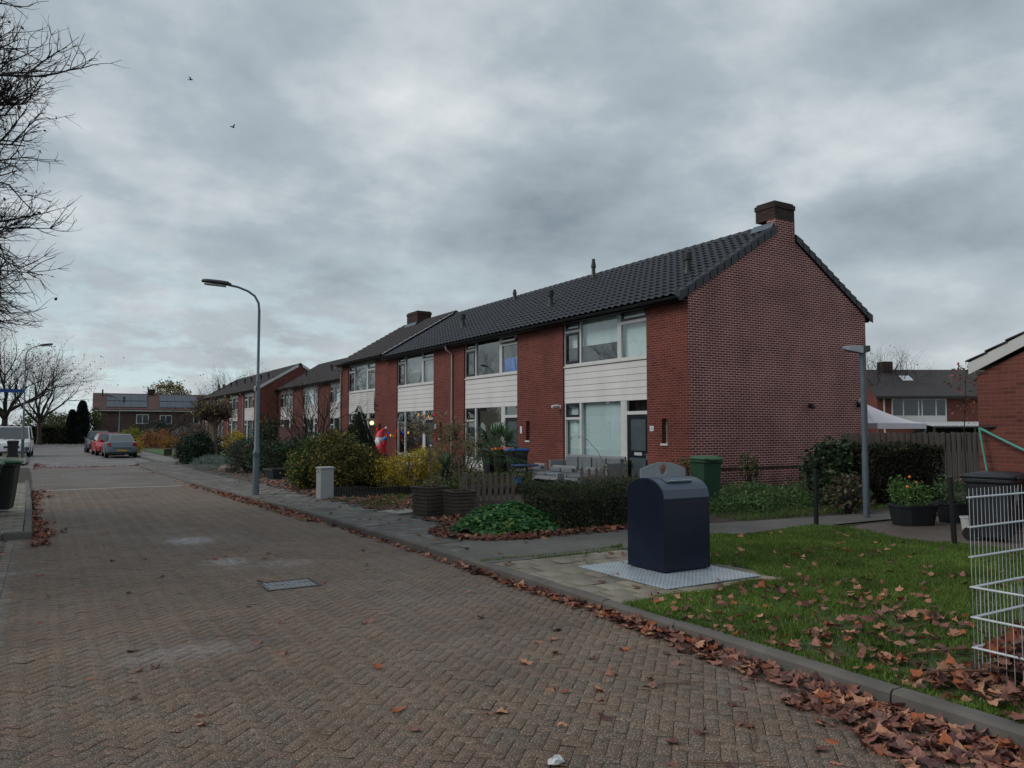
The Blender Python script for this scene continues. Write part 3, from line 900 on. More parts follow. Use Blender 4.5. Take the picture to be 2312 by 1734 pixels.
    prof = [(EX - .07 + .065 * math.cos(t), gz + .065 * math.sin(t)) for t in np.linspace(PI, 2 * PI, 8)] + [(EX - .07 + .055, gz), (EX - .07 + .055 * math.cos(1.5 * PI), gz - .05), (EX - .07 - .055, gz)]
    gm.prism(prof, 'y', 0.0 if not opt.get('gable0') else -.04, W)
    gu = gm.build('gutter', BLACK, T, 30)
    MB().box(EX + .03, .0, 0.004, W - .004, gz - .10, gz - .075).build('soffit', BLACK, gu)
    if opt.get('pipe') is not None:
        y = opt['pipe']; pm = MB(); pm.tube([(EX - .07, y, gz - .07), (EX - .05, y, gz - .2), (-.06, y, gz - .42), (-.06, y, .1)], .042, 10)
        for z in (1.0, 2.45, 3.9): pm.tube([(-.06, y, z), (-.06, y, z + .07)], .05, 10)
        pm.build('downpipe', ZINC, T, True)
    if opt.get('number'):
        y, z, w_, h_, s_ = opt['number']
        nb = MB().box(-.014, -.002, y - w_ / 2, y + w_ / 2, z - h_ / 2, z + h_ / 2).build('number_plate', mat('number_plate', lin(205, 212, 218), .4, .05, 8), T)
        if s_: text(s_, h_ * .75, mat('number_ink', lin(30, 34, 48), .5, .05, 8), nb, (-.017, y, z), (PI / 2, 0, -PI / 2))
    return T


ROW = 'terraced houses of the near brick row'
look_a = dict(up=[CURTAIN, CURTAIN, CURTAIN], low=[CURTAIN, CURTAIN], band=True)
hA = terrace('terraced_house', 'end terrace with a big brick gable wall and chimney', (15, 15.4, 0), dict(group=ROW, gable0=True, look=look_a, chimney=(3.62, 4.5, -.014, .72, 8.66), vents=[(1.36, 1.36), ], number=(1.5, 1.78, .16, .15, '2')))
look_b = dict(up=[DARK_BACK, DARK_BACK, DARK_BACK], low=[BLIND, DARK_BACK], banner=True, upd=.5)
hB = terrace('terraced_house', 'terraced house with a blue banner in its upper window', (15, 22.6, 0), dict(group=ROW, look=look_b, open_top=True, vents=[(1.36, 1.48), (3.55, 1.65, 0, .8, 1)], pipe=6.95, number=(1.42, 1.74, .13, .26, '')))
look_c = dict(up=[GREYCURT, GREYCURT, GREYCURT], low=[DARK_BACK, DARK_BACK], lowd=.45, tilt=True, band=True)
hC = terrace('terraced_house', 'terraced house with coloured Christmas lights round its window and door', (15, 29.8, 0), dict(group=ROW, look=look_c, vents=[(1.42, 1.58), (3.6, .55, 0, .5, 1)]))
look_d = dict(up=[GREYCURT, GREYCURT, GREYCURT], low=[DARK_BACK, DARK_BACK])
hD = terrace('terraced_house', 'last house of the near row under an older higher roof', (15, 37.0, 0), dict(group=ROW, look=look_d, gable1=True, gbrick=F_BRICK, clad=CLAD_FINE, split=True, tile=TILE_OLD, dz=.13, plank_door=True, door=mat('door_maroon', lin(66, 38, 38), .5, .15, 5), white_verge=(-.05, .06), wv_lo=-.04, chimney=(3.5, 4.4, 4.1, 5.6, 8.72), chz=7.4, pipe=7.05))

ROW2 = 'terraced houses of the set back middle row'
ob = dict(group=ROW2, look=dict(up=[GREYCURT, CURTAIN, GREYCURT], low=[DARK_BACK, GREYCURT]), fascia=True, cz1=3.7, tile=TILE_OLD, sub=4, pipe=1.45, vents=[(1.5, 3.0)], clad=CLAD_FINE)
for k, lab in ((0, 'set back house half hidden by the bare shrub'), (1, 'set back house behind the red brown garden screen'), (-1, 'set back house mostly hidden behind the near row')):
    terrace('terraced_house', lab, (18.7, 59.0 + 7.2 * k, 0), dict(ob, gable1=(k == 1), gbrick=F_BRICK))
ROW3 = 'terraced houses of the far row'
oc = dict(group=ROW3, look=dict(up=[DARK_BACK, GREYCURT, CURTAIN], low=[GREYCURT, DARK_BACK]), fascia=True, cz1=3.7, tile=TILE_OLD, sub=4, mirror=True, pipe=5.72, vents=[(1.6, 2.6), (1.6, 5.6)], clad=CLAD_FINE)
for k, lab in ((0, 'far row end house with a white sloping verge board'), (1, 'second house of the far row, right of the pollard tree'), (2, 'far row house behind the pollard tree'), (3, 'last far row house left of the pollard tree')):
    terrace('terraced_house', lab, (16.8, 72.9 + 7.2 * k, 0), dict(oc, gable0=(k == 0), gbrick=F_BRICK, white_verge=(-.1, .05) if k == 0 else None))

# lamp-like security camera and outlet on the walls of the end house
cm = thing('security_camera', 'small white camera on the brick pier left of the big window', 'camera', (14.99, 21.5, 2.52))
MB().box(-.02, 0, -.06, .06, -.06, .06).tube([(-.01, 0, 0), (-.1, .02, .02)], .018, 6).build('bracket', WHITE, cm)
MB().tube([(-.06, .03, .03), (-.3, .06, .0)], [.06, .055], 10).build('camera_body', WHITE, cm, True)
sl_ = thing('wall_lamp', 'small white lamp high on the rear part of the gable wall', 'lamp', (22.4, 15.37, 2.62))
MB().ball((0, -.12, .04), (.13, .12, .1)).build('lamp_shade', WHITE, sl_, True); MB().tube([(0, 0, -.06), (0, -.12, -.09)], [.09, .07], 10).build('lamp_base', BLACK, sl_)
vt = thing('wall_vent', 'dark vent pipe sticking out of the gable wall', 'vent', (20.0, 15.37, 2.48))
MB().tube([(0, 0, 0), (0, -.1, 0), (.02, -.14, -.09)], [.07, .07, .06], 10).build('pipe', BLACK, vt, True)

# ================================================================== STREET THINGS
# --- underground waste container on its steel plate
NAVY = mat('paint_navy', lin(12, 24, 44), .4, .25, 2.2, spec=.3, dirt=.2)
NAVY_LID = mat('lid_slate', lin(58, 72, 90), .33, .12, 3, spec=.6)


def checker_plate():
    t = NT('checker_plate'); c = t.n('ShaderNodeTexCoord').outputs['Object']
    sp = t.n('ShaderNodeSeparateXYZ'); t.l(c, sp.inputs[0])
    def lozenge(rot, off):
        mp = t.n('ShaderNodeMapping'); mp.inputs['Rotation'].default_value = (0, 0, rot); mp.inputs['Location'].default_value = (off, off * .5, 0); t.l(c, mp.inputs[0])
        s2 = t.n('ShaderNodeSeparateXYZ'); t.l(mp.outputs[0], s2.inputs[0])
        a = t.math('SUBTRACT', t.math('FRACT', t.math('MULTIPLY', s2.outputs[0], 24.)), .5); b = t.math('SUBTRACT', t.math('FRACT', t.math('MULTIPLY', s2.outputs[1], 24.)), .5)
        a = t.math('MULTIPLY', a, 2.3); b = t.math('MULTIPLY', b, 6.)
        return t.math('LESS_THAN', t.math('ADD', t.math('MULTIPLY', a, a), t.math('MULTIPLY', b, b)), 1.)
    h = t.math('MAXIMUM', lozenge(PI / 4, 0), lozenge(-PI / 4, .02))
    g = t.remap(t.noise(c, 4, 5), .3, .7, .85, 1.12)
    v = t.n('ShaderNodeVectorMath', _operation='SCALE'); t.l(t.mix(h, lin(158, 168, 176), lin(190, 200, 208)), v.inputs[0]); t.l(g, v.inputs['Scale'])
    t.bsdf(v.outputs[0], .42, .5, .25, h, .004); return t.mat


pl = MB().box(-.7, .7, -.77, .77, .0, .014).build('cover_plate', checker_plate(), None, bevel=.003, seg=1, loc=(6.23, 6.80, .104))
tag(pl, 'galvanised chequer plate set in the slabs under the waste container', 'cover plate')
C = thing('waste_container', 'dark blue waste container with a rounded lid and steel lifting plate', 'waste container', (6.06, 6.64, .118))
# profile in (y, z): front is y=0, extruded along x
bw, bd = .72, .645
zf, zb = .835, .93
arc = []
for i in range(15):
    a = i / 14
    th = PI * (.06 + .94 * a)
    y = bd * .5 - bd * .5 * math.cos(th) if i else 0
    arc.append((y, zf + (1.06 - zf) * math.sin(min(th, PI / 2)) ** .9 if th < PI / 2 else zb - .06 + (1.06 - zb + .06) * math.sin(th) ** .75))
arc[-1] = (bd, zb - .1)
prof = [(0, .012), (0, zf)] + arc[1:] + [(bd, .012)]
body = MB().prism(prof, 'x', 0, bw).box(.03, bw - .03, .03, bd - .03, 0, .012).build('body', NAVY, C, 30, bevel=.006)
# pale drum skin over the front of the arch
k = [p for p in arc if p[0] < bd * .8]
k = [(0, zf)] + k[1:]
lid = MB(); lid.loft([[(x, y - .004, z + .001), (x, y - .004, z + .006), ] for x, (y, z) in ()] or [[(0, 0, 0)] * 3] * 2, cap=False) if False else None
lid = MB(); n = len(k)
for (y0, z0), (y1, z1) in zip(k, k[1:]):
    lid.face([(.004, y0 - .004, z0 + .004), (bw - .004, y0 - .004, z0 + .004), (bw - .004, y1 - .002, z1 + .005), (.004, y1 - .002, z1 + .005)])
lid.build('lid', NAVY_LID, C, 50)
fl = MB(); (ya, za), (yb, zb_) = k[3], k[5]
dv_ = Vector((0, yb - ya, zb_ - za)).normalized(); nn = Vector((0, -dv_.z, dv_.y))
q0 = Vector((.14, ya, za)); q1 = Vector((.14, yb, zb_))
for o1, o2 in ((.008, .02),):
    A = [q0 + nn * o1, q0 + nn * o1 + Vector((.4, 0, 0)), q1 + nn * o1 + Vector((.4, 0, 0)), q1 + nn * o1]
    B = [p + nn * (o2 - o1) for p in A]
    fl.loft([A, B])
fl.build('flap', NAVY_LID, C, bevel=.004)
MB().tube([q0 + nn * .03 + Vector((.02, 0, 0)), q0 + nn * .035 + Vector((.38, 0, 0))], .008, 6).build('flap_handle', GALV, C)
hp = []
for i in range(17):
    a = i / 16; x = -.36 + .72 * a
    hp.append((x, .07 + .16 * math.sin(PI * (.16 + .68 * a)) - .02))
pts = [(-.36, -.06)] + hp + [(.36, -.06)]
hole = [(.055 * math.cos(t), .12 + .06 * math.sin(t)) for t in np.linspace(0, 2 * PI, 24, endpoint=False)]
me = bpy.data.meshes.new('lifting_plate')
import bmesh
bm = bmesh.new(); yy = .42
outer = [bm.verts.new((x + .37, yy, z + 1.03)) for x, z in pts]; inn = [bm.verts.new((x + .37, yy, z + 1.03)) for x, z in hole]
ed = [bm.edges.new((outer[i], outer[(i + 1) % len(outer)])) for i in range(len(outer))] + [bm.edges.new((inn[i], inn[(i + 1) % len(inn)])) for i in range(len(inn))]
bmesh.ops.triangle_fill(bm, edges=ed, use_beauty=True)
bm.to_mesh(me); bm.free(); me.materials.append(GALV)
lp = link(bpy.data.objects.new('lifting_plate', me), C); sm = lp.modifiers.new('thick', 'SOLIDIFY'); sm.thickness = .012

# --- manhole cover
mh = thing('manhole_cover', 'rectangular cast iron drain cover set in the brick road', 'manhole cover', (2.43, 8.84, 0))
CAST = mat('cast_iron', lin(118, 122, 128), .45, .2, 9, metal=.4)
a, b = .3, .25
fm = MB(); ring(fm, -a, a, -b, b, 0, .012, .03)
fm = MB().box(-a, a, -b, -b + .03, -.02, .008).box(-a, a, b - .03, b, -.02, .008).box(-a, -a + .03, -b + .03, b - .03, -.02, .008).box(a - .03, a, -b + .03, b - .03, -.02, .008)
fm.build('frame', mat('iron_dark', lin(52, 50, 48), .6, .2, 9), mh)
cm_ = MB().box(-a + .035, a - .035, -b + .035, b - .035, -.02, .001)
for i in range(9):
    x = -a + .07 + i * (2 * a - .14) / 8
    for s in (-1, 1): cm_.box(x - .016, x + .016, s * .03 if s > 0 else -b + .05, b - .05 if s > 0 else -.03, .001, .007)
cm_.box(-.06, .06, -.022, .022, .001, .008).build('cover', CAST, mh)
for k in range(7):
    pass


# --- street lamps
def lamp(label, loc, rz, group=None, H=5.3, arm=1.35, sticker=False, band=False):
    t = thing('street_lamp', label, 'street lamp', loc, rz, group)
    MB().lathe([(.085, -.05), (.085, .9), (.08, 1.0), (.092, 1.02), (.092, 1.10), (.062, 1.14), (.056, 2.9), (.05, 2.92), (.036, 2.94), (.034, H - .55)], n=14).build('pole', GALV_DARK, t, 40)
    pts = [(0, 0, H - .55), (-.02, 0, H - .36), (-.12, 0, H - .18), (-.3, 0, H - .05), (-.55, 0, H + .05), (-.78, 0, H + .10)]
    MB().tube(pts, .03, 10).build('arm', GALV_DARK, t, True)
    hd = thing_part('lamp_head', t)
    rings = []
    for s, w, h, z in ((.72, .05, .05, H + .09), (.8, .10, .08, H + .115), (1.0, .115, .075, H + .15), (1.25, .11, .065, H + .185), (1.42, .085, .06, H + .2), (1.47, .03, .03, H + .205)):
        rings.append([(-s, w * math.cos(a) , z + (h if math.sin(a) > 0 else .035) * math.sin(a)) for a in np.linspace(0, 2 * PI, 14, endpoint=False)])
    MB().loft(rings).build('lamp_housing', BLACK, hd, 50)
    MB().loft([[(-s, w * math.cos(a), z + .05 * min(0, math.sin(a)) - .03) for a in np.linspace(0, 2 * PI, 12, endpoint=False)] for s, w, z in ((.86, .06, H + .115), (1.0, .1, H + .135), (1.3, .09, H + .165), (1.4, .04, H + .18))]).build('lamp_glass', mat('lamp_lens', lin(190, 196, 198), .3, .05, 6), hd, 50)
    if sticker:
        MB().tube([(-.055, -.045, 2.72), (-.064, -.052, 2.72)], .05, 14).build('sticker', WHITE, t)
        MB().tube([(-.064, -.052, 2.72), (-.066, -.0535, 2.72)], .024, 10).build('sticker_mark', BLACK, t)
    return t


def thing_part(name, parent):
    o = bpy.data.objects.new(name, None); o.empty_display_size = .1
    return link(o, parent)


L1 = lamp('tall grey street lamp on the pavement beside the kerb, nearest one', (4.67, 20.25, .095), R(-28), 'street lamps with curved arm', 5.28, sticker=True)
L2 = lamp('street lamp at the left pavement carrying a blue street name sign', (-1.03, 54.4, .09), R(158), 'street lamps with curved arm', 6.6)
L3 = lamp('distant street lamp standing before the brown house', (6.6, 88, 0), R(20), 'street lamps with curved arm', 5.0)
# blue street name plate on the left lamp; the lettering is too small to read in the photo
sg = thing('street_name_sign', 'blue street name sign fixed high on the left lamp post', 'street sign', (-1.03, 54.4, 3.95))
MB().box(-1.5, -.07, -.02, .02, 0, .2).build('sign_plate', mat('sign_blue', lin(24, 74, 142), .4, .1, 3), sg)
MB().box(-.12, .09, -.03, .03, -.04, .0).box(-.12, .09, -.03, .03, .2, .24).build('bracket', GALV, sg)

# --- wheelie bins
def bin_(label, loc, rz, bm_, lm_, H=1.03, group=None, w=.56, d=.62, star=False, sticker=None):
    t = thing('wheelie_bin', label, 'wheelie bin', loc, rz, group)
    def rg(z, s, o=0): return [(x * w / 2 * s, y * d / 2 * s + o, z) for x, y in ((-.9, -1), (.9, -1), (1, -.85), (1, .9), (.9, 1), (-.9, 1), (-1, .9), (-1, -.85))]
    MB().loft([rg(.05, .78, .03), rg(.3, .85, .02), rg(H - .16, .97, 0), rg(H - .15, 1.06), rg(H - .09, 1.06)]).build('body', bm_, t, 30, bevel=.012)
    MB().loft([rg(H - .085, 1.1), rg(H - .05, 1.12), rg(H - .03, 1.04), rg(H, .6)]).box(-w * .3, w * .3, -d * .62, -d * .54, H - .09, H - .06).build('lid', lm_, t, 40, bevel=.008)
    MB().tube([(-w * .4, d * .6, H - .08), (w * .4, d * .6, H - .08)], .018, 8).box(-w * .4, -w * .36, d * .5, d * .62, H - .1, H - .06).box(w * .36, w * .4, d * .5, d * .62, H - .1, H - .06).build('handle', bm_, t)
    for s in (-1, 1): MB().tube([(s * w * .40, d * .42, .1), (s * w * .5, d * .42, .1)], .1, 14).build('wheel', RUBBER, t, 40)
    if star:
        pts = [(.13 * (1 if i % 2 == 0 else .5) * math.cos(PI * i / 6 + PI / 6), .13 * (1 if i % 2 == 0 else .5) * math.sin(PI * i / 6 + PI / 6)) for i in range(12)]
        MB().prism([(x, z + .68) for x, z in pts], 'y', -d * .475 - .012, -d * .475).build('sticker', GALV, t)
    if sticker: MB().box(-.05, .03, -d * .5 - .01, -d * .5 + .01, H - .26, H - .2).build('sticker', WHITE, t)
    return t


GREEN = mat('bin_green', lin(44, 76, 56), .5, .12, 3); GREEN_L = mat('bin_green_lid', lin(62, 98, 72), .5, .12, 3)
DGREY = mat('bin_grey', lin(32, 36, 42), .5, .15, 3); DBLUE = mat('bin_black_blue', lin(24, 26, 36), .5, .15, 3)
ORANGE = mat('bin_orange', lin(206, 84, 44), .5, .1, 3); BLUE = mat('bin_blue', lin(36, 92, 168), .5, .1, 3)
bin_('dark wheelie bin with a green lid on the left pavement', (-.72, 18.75, .1), R(80), BLACK, GREEN_L, 1.06, 'bins on the left pavement')
bin_('all green wheelie bin at the left edge of the photo', (-1.02, 17.9, .1), R(80), GREEN, GREEN_L, 1.06, 'bins on the left pavement')
bin_('dark wheelie bin standing in front of the white van', (-1.5, 53.9, .09), 0, DGREY, DGREY, 1.03)
bin_('green wheelie bin against the gable wall behind the waste container', (12.8, 12.62, .08), R(-12), GREEN, GREEN_L, 1.08, w=.50, d=.56)
bin_('dark bin with a blue lid beside the front door', (13.55, 22.0, .08), R(-90), DBLUE, BLUE, 1.05, 'bins in the front garden')
bin_('dark bin with an orange lid between a blue and a grey one', (13.5, 22.78, .08), R(-90), DBLUE, ORANGE, 1.06, 'bins in the front garden', sticker=True)
bin_('dark bin with a dark grey lid behind the palm', (13.5, 23.55, .08), R(-90), DBLUE, DGREY, 1.03, 'bins in the front garden')

# --- grey cabinet
ub = thing('utility_cabinet', 'small pale grey utility cabinet at the back of the pavement', 'utility cabinet', (5.86, 18.35, .09), R(8))
UB = mat('cabinet_grey', lin(150, 154, 156), .55, .1, 4, dirt=.2)
MB().box(-.17, .17, -.13, .13, 0, .72).build('body', UB, ub, bevel=.01)
MB().loft([[(-.19, -.15, .722), (.19, -.15, .722), (.19, .15, .722), (-.19, .15, .722)], [(-.19, -.15, .745), (.19, -.15, .745), (.19, .15, .745), (-.19, .15, .745)], [(-.14, -.1, .765), (.14, -.1, .765), (.14, .1, .765), (-.14, .1, .765)]]).build('roof', UB, ub)
MB().box(-.176, -.171, -.015, .015, .62, .66).build('lock', BLACK, ub)


# --- vehicles (length along +y, nose at y = 0)
def car(name, label, cat, loc, rz, paint, st, cab, lamps='front', van=False, group=None, low=None):
    """st: (y, half width, z bottom, z shoulder); cab: ((y, z) outline of glasshouse, half widths)."""
    t = thing(name, label, cat, loc, rz, group)
    rings = []
    for y, w, zb, zt in st:
        zm = zb + (zt - zb) * .55
        rings.append([(-w * .80, y, zb), (w * .80, y, zb), (w * .97, y, zb + .07), (w, y, zm), (w * .97, y, zt - .05), (w * .86, y, zt), (-w * .86, y, zt), (-w * .97, y, zt - .05), (-w, y, zm), (-w * .97, y, zb + .07)])
    L = st[-1][0]; W = max(s[1] for s in st)
    MB().loft(rings).build('body', paint, t, 35)
    y0, y1, y2, y3, zb, zt, wb, wt = cab
    q = [(y0, zb, wb), (y1, zt, wt), (y2, zt, wt), (y3, zb, wb)]
    roof = MB(); ring_ = []
    for y, z, w in ((y0, zb - .03, wb), (y0 * .35 + y1 * .65, zb + (zt - zb) * .65, wb * .35 + wt * .65), (y1, zt - .02, wt), ((y1 + y2) / 2, zt + .03, wt), (y2, zt - .02, wt), (y3 * .35 + y2 * .65, zb + (zt - zb) * .65, wb * .35 + wt * .65), (y3, zb - .03, wb)):
        ring_.append([(-w, y, zb - .04), (w, y, zb - .04), (w, y, z - .03 if z > zb else zb), (w * .93, y, max(z, zb)), (-w * .93, y, max(z, zb)), (-w, y, z - .03 if z > zb else zb)])
    # cabin as tapered loft
    def sec(y, z):
        f = max(0., (z - zb) / (zt - zb)); w = wb + (wt - wb) * f
        return [(-wb, y, zb - .04), (wb, y, zb - .04), (w, y, z), (-w, y, z)]
    roof.loft([sec(y0, zb), sec(y1, zt), sec((y1 + y2) / 2, zt + .02), sec(y2, zt), sec(y3, zb)])
    cb = roof.build('cabin', paint, t, 30, bevel=.03)
    def P(y, z, s, e=.012):
        f = (z - zb) / (zt - zb); return (s * (wb + (wt - wb) * f + e), y, z)
    def slope(ya, za, yb, zb2, nm, o):
        a, b = .09, .93
        pts = []
        for f, s in ((a, -1), (a, 1), (b, 1), (b, -1)):
            z = za + (zb2 - za) * f; w = wb + (wt - wb) * (z - zb) / (zt - zb) - .07
            pts.append((s * w, ya + (yb - ya) * f + o, z + .014))
        MB().face(pts).build(nm, CARGLASS, t)
    slope(y0, zb, y1, zt, 'windscreen', -.012); slope(y3, zb, y2, zt, 'rear_window', .012)
    for s in (-1, 1):
        m_ = MB(); zl, zh = zb + .04, zt - .07
        ya = y0 + (y1 - y0) * .75 + .1; yb = y3 - (y3 - y2) * .75 - .1; ys_ = y0 + .28; ye = y3 - .28; mid = (ys_ + ye) / 2
        if van: ye = mid - .2; yb = ye
        f = [P(ys_, zl, s), P(mid - .04, zl, s), P(mid - .04, zh, s), P(max(ya, ys_), zh, s)]
        m_.face(f if s > 0 else f[::-1])
        if not van:
            f = [P(mid + .04, zl, s), P(ye, zl, s), P(min(yb, ye), zh, s), P(mid + .04, zh, s)]; m_.face(f if s > 0 else f[::-1])
        m_.build('side_window', CARGLASS, t)
        mi = MB().loft([[(s * (wb + .02), y0 + .38, zb), (s * (wb + .02), y0 + .44, zb), (s * (wb + .02), y0 + .44, zb + .06)], [(s * (wb + .24), y0 + .36, zb + .02), (s * (wb + .24), y0 + .46, zb + .02), (s * (wb + .24), y0 + .46, zb + .2)]])
        mi.build('mirror', BLACK, t, bevel=.02)
        for yw in (st[1][0] + .72, L - .85):
            r = .32 if not van else .34
            w_ = MB().tube([(s * (W - .2), yw, r), (s * (W + .005), yw, r)], r, 20).build('wheel', RUBBER, t, 40)
            MB().tube([(s * (W + .005), yw, r), (s * (W + .015), yw, r)], r * .62, 14).build('rim', CHROME, w_, 40)
    return t


SILVER = mat('paint_silver', lin(106, 118, 128), .28, .06, 2, metal=.35, spec=.6)
REDP = mat('paint_red', lin(172, 40, 48), .28, .06, 2, spec=.6)
DARKP = mat('paint_plum', lin(66, 58, 66), .28, .08, 2, metal=.2, spec=.6)
VANW = mat('paint_van_white', lin(222, 225, 227), .35, .05, 2, spec=.5)
LAMPW = mat('head_lamp', lin(200, 208, 214), .15, .05, 6, spec=.8)
ST = [(0, .55, .38, .62), (.08, .72, .28, .70), (.35, .86, .22, .80), (1.25, .88, .2, .93), (2.2, .89, .2, .95), (3.5, .89, .2, .97), (4.15, .87, .24, 1.0), (4.38, .83, .28, .98), (4.46, .76, .36, .62)]
c = car('parked_car', 'silver hatchback parked at the right kerb, seen from behind', 'car', (4.18, 53.1 + 4.46, 0), PI, SILVER, ST, (1.15, 2.0, 3.0, 4.02, .93, 1.44, .78, .60), group='cars parked along the right kerb')
for s in (-1, 1):
    MB().loft([[(s * .58, 4.40, .70), (s * .80, 4.33, .70), (s * .82, 4.33, .93), (s * .62, 4.395, .93)], [(s * .58, 4.475, .70), (s * .81, 4.41, .70), (s * .83, 4.39, .93), (s * .62, 4.455, .93)]]).build('tail_light', RED_LAMP, c)
MB().box(-.26, .26, 4.47, 4.49, .42, .52).build('number_plate', PLATE_Y, c)
MB().box(-.7, .7, 4.40, 4.475, .27, .37).build('bumper_trim', BLACK, c)
MB().box(-.55, .55, 4.455, 4.47, .60, .64).build('boot_seam', BLACK, c)
c = car('parked_car', 'bright red car parked in front of the silver car', 'car', (3.98, 58.6, 0), R(2), REDP, [(y, w, zb, zt + .02) for y, w, zb, zt in ST], (1.0, 1.75, 3.2, 4.2, .96, 1.50, .78, .6), group='cars parked along the right kerb')
for s in (-1, 1):
    MB().loft([[(s * .5, .1, .60), (s * .72, .22, .62), (s * .74, .24, .74), (s * .5, .14, .72)], [(s * .5, .02, .60), (s * .74, .12, .62), (s * .76, .14, .74), (s * .5, .05, .72)]]).build('headlight', LAMPW, c)
MB().box(-.26, .26, -.02, .0, .40, .50).build('number_plate', PLATE_Y, c); MB().box(-.5, .5, -.005, .06, .52, .60).build('grille', BLACK, c)
c = car('parked_car', 'dark plum coloured car with a tall cabin parked farthest up the kerb', 'car', (3.72, 66.0, 0), R(0), DARKP, [(y, w * 1.01, zb + .03, zt + .12) for y, w, zb, zt in ST], (1.1, 1.8, 3.4, 4.3, 1.05, 1.62, .8, .64), group='cars parked along the right kerb')
for s in (-1, 1):
    MB().loft([[(s * .5, .1, .68), (s * .74, .22, .70), (s * .76, .24, .84), (s * .5, .14, .82)], [(s * .5, .02, .68), (s * .76, .12, .70), (s * .78, .14, .84), (s * .5, .05, .82)]]).build('headlight', LAMPW, c)
MB().box(-.26, .26, -.02, .0, .42, .52).build('number_plate', PLATE_Y, c); MB().box(-.5, .5, -.005, .06, .56, .68).build('grille', BLACK, c)
VS = [(0, .74, .36, .74), (.1, .88, .3, .9), (.4, .95, .26, 1.02), (1.0, .97, .25, 1.1), (2.4, .97, .25, 1.14), (4.7, .96, .28, 1.14), (4.8, .92, .32, 1.1)]
c = car('delivery_van', 'white van parked on the left facing the camera', 'van', (-1.66, 57.3, 0), R(-2), VANW, VS, (.75, 1.55, 4.5, 4.76, 1.09, 1.95, .93, .80), van=True)
for s in (-1, 1):
    MB().loft([[(s * .55, .1, .72), (s * .86, .2, .74), (s * .88, .24, .98), (s * .62, .16, .9)], [(s * .55, .0, .72), (s * .88, .1, .74), (s * .9, .14, 1.0), (s * .62, .06, .9)]]).build('headlight', LAMPW, c)
MB().box(-.26, .26, -.04, -.02, .42, .53).build('number_plate', PLATE_Y, c)
MB().box(-.42, .42, -.02, .03, .60, .72).build('grille', BLACK, c)
MB().box(-.86, .86, -.015, .12, .30, .40).box(.6, .92, -.0, .14, .42, .66).box(-.92, -.6, -.0, .14, .42, .66).build('bumper', mat('bumper_grey', lin(70, 76, 84), .6, .1, 5), c, bevel=.02)
MB().tube([(-.5, .78, 1.14), (.1, .82, 1.18), (.15, .83, 1.2)], .012, 5).tube([(.05, .77, 1.13), (.6, .82, 1.18)], .012, 5).build('wiper', BLACK, c)
MB().box(-.7, .7, 1.7, 4.3, 1.975, 2.0).build('roof_rack', BLACK, c)

# --- two birds in the sky
def bird(label, loc, rz, flap):
    t = thing('bird', label, 'bird', loc, rz, 'birds flying over the houses')
    mb = MB()
    mb.loft([[(0.1 * math.cos(a) * r, y, .1 * math.sin(a) * r) for a in np.linspace(0, 2 * PI, 6, endpoint=False)] for y, r in ((-.17, .1), (-.13, .32), (-.05, .45), (.06, .38), (.14, .2), (.24, .28), (.25, .05))])
    for s in (-1, 1):
        mb.loft([[(s * .03, -.05, .02), (s * .03, .06, .02), (s * .03, .0, .035)], [(s * .17, -.07, .05 + flap * .5), (s * .17, .05, .05 + flap * .5), (s * .17, 0, .06 + flap * .5)], [(s * .36, .04, flap), (s * .36, .07, flap), (s * .36, .055, flap + .005)]])
    t.scale = (.5, .5, .5)
    mb.build('plumage', mat('feather', lin(40, 42, 46), .8, .1, 8), t)



# ================================================================== FRONT GARDENS
# --- clipped hedge by the path
def hedge(name, label, loc, dx, dy, dz, n, size, cols, rz=0, colw=None, stems=40, rough=.08):
    t = thing(name, label, 'hedge', loc, rz)
    p = RNG.uniform(0, 1, (n, 3)); fc = RNG.random(n)
    ax = RNG.choice(3, n, p=[.22, .38, .40]); sd = RNG.random(n) < .5
    depth = np.abs(RNG.normal(0, .07, n))
    ext = np.array([dx, dy, dz]); q = p * ext
    for a in range(3):
        m = ax == a
        q[m, a] = np.where(sd[m] & (a != 2), depth[m], ext[a] - depth[m])
    wv = np.sin(q[:, 0] * 4.1 + np.sin(q[:, 1] * 5) * 1.3) + .6 * np.sin(q[:, 0] * 9.7 + 2 + q[:, 2] * 6) + .5 * np.sin(q[:, 1] * 8 + q[:, 0] * 3)
    q[:, 2] = np.minimum(q[:, 2], dz) * (1 + rough * .5 * wv) + RNG.normal(0, .012 + rough * .25, n)
    q[:, 1] += rough * .5 * wv * np.where(ax == 1, np.where(sd, -1, 1), 0) * ext[1]
    q[:, 2] = np.maximum(q[:, 2], .05)
    q[:, 0] -= dx / 2; q[:, 1] -= dy / 2
    d = q / np.array([dx, dy, dz]) - np.array([0, 0, .4]) + RNG.normal(0, .3, (n, 3)); d /= np.linalg.norm(d, axis=1)[:, None]
    leaves('foliage', q, d, size, cols, t, .5, 0, colw=colw)
    mb = MB().box(-dx / 2 + .2, dx / 2 - .2, -dy / 2 + .22, dy / 2 - .22, .12, dz - .22)  # dark inner box, shade of the hedge interior put into its colour
    mb.build('core', mat('shaded_core', lin(22, 24, 18), 1, .3, 6), t)
    st = MB()
    for i in range(stems):
        x, y = random.uniform(-dx / 2, dx / 2) * .96, random.choice((-1, 1)) * dy / 2 * random.uniform(.55, .95)
        st.tube([(x, y * .8, -.02), (x + random.gauss(0, .05), y * .97, dz * .35), (x + random.gauss(0, .12), y * 1.02, dz * random.uniform(.7, 1.2))], [.010, .006, .002], 4)
    st.build('stems', TWIG, t)
    return t


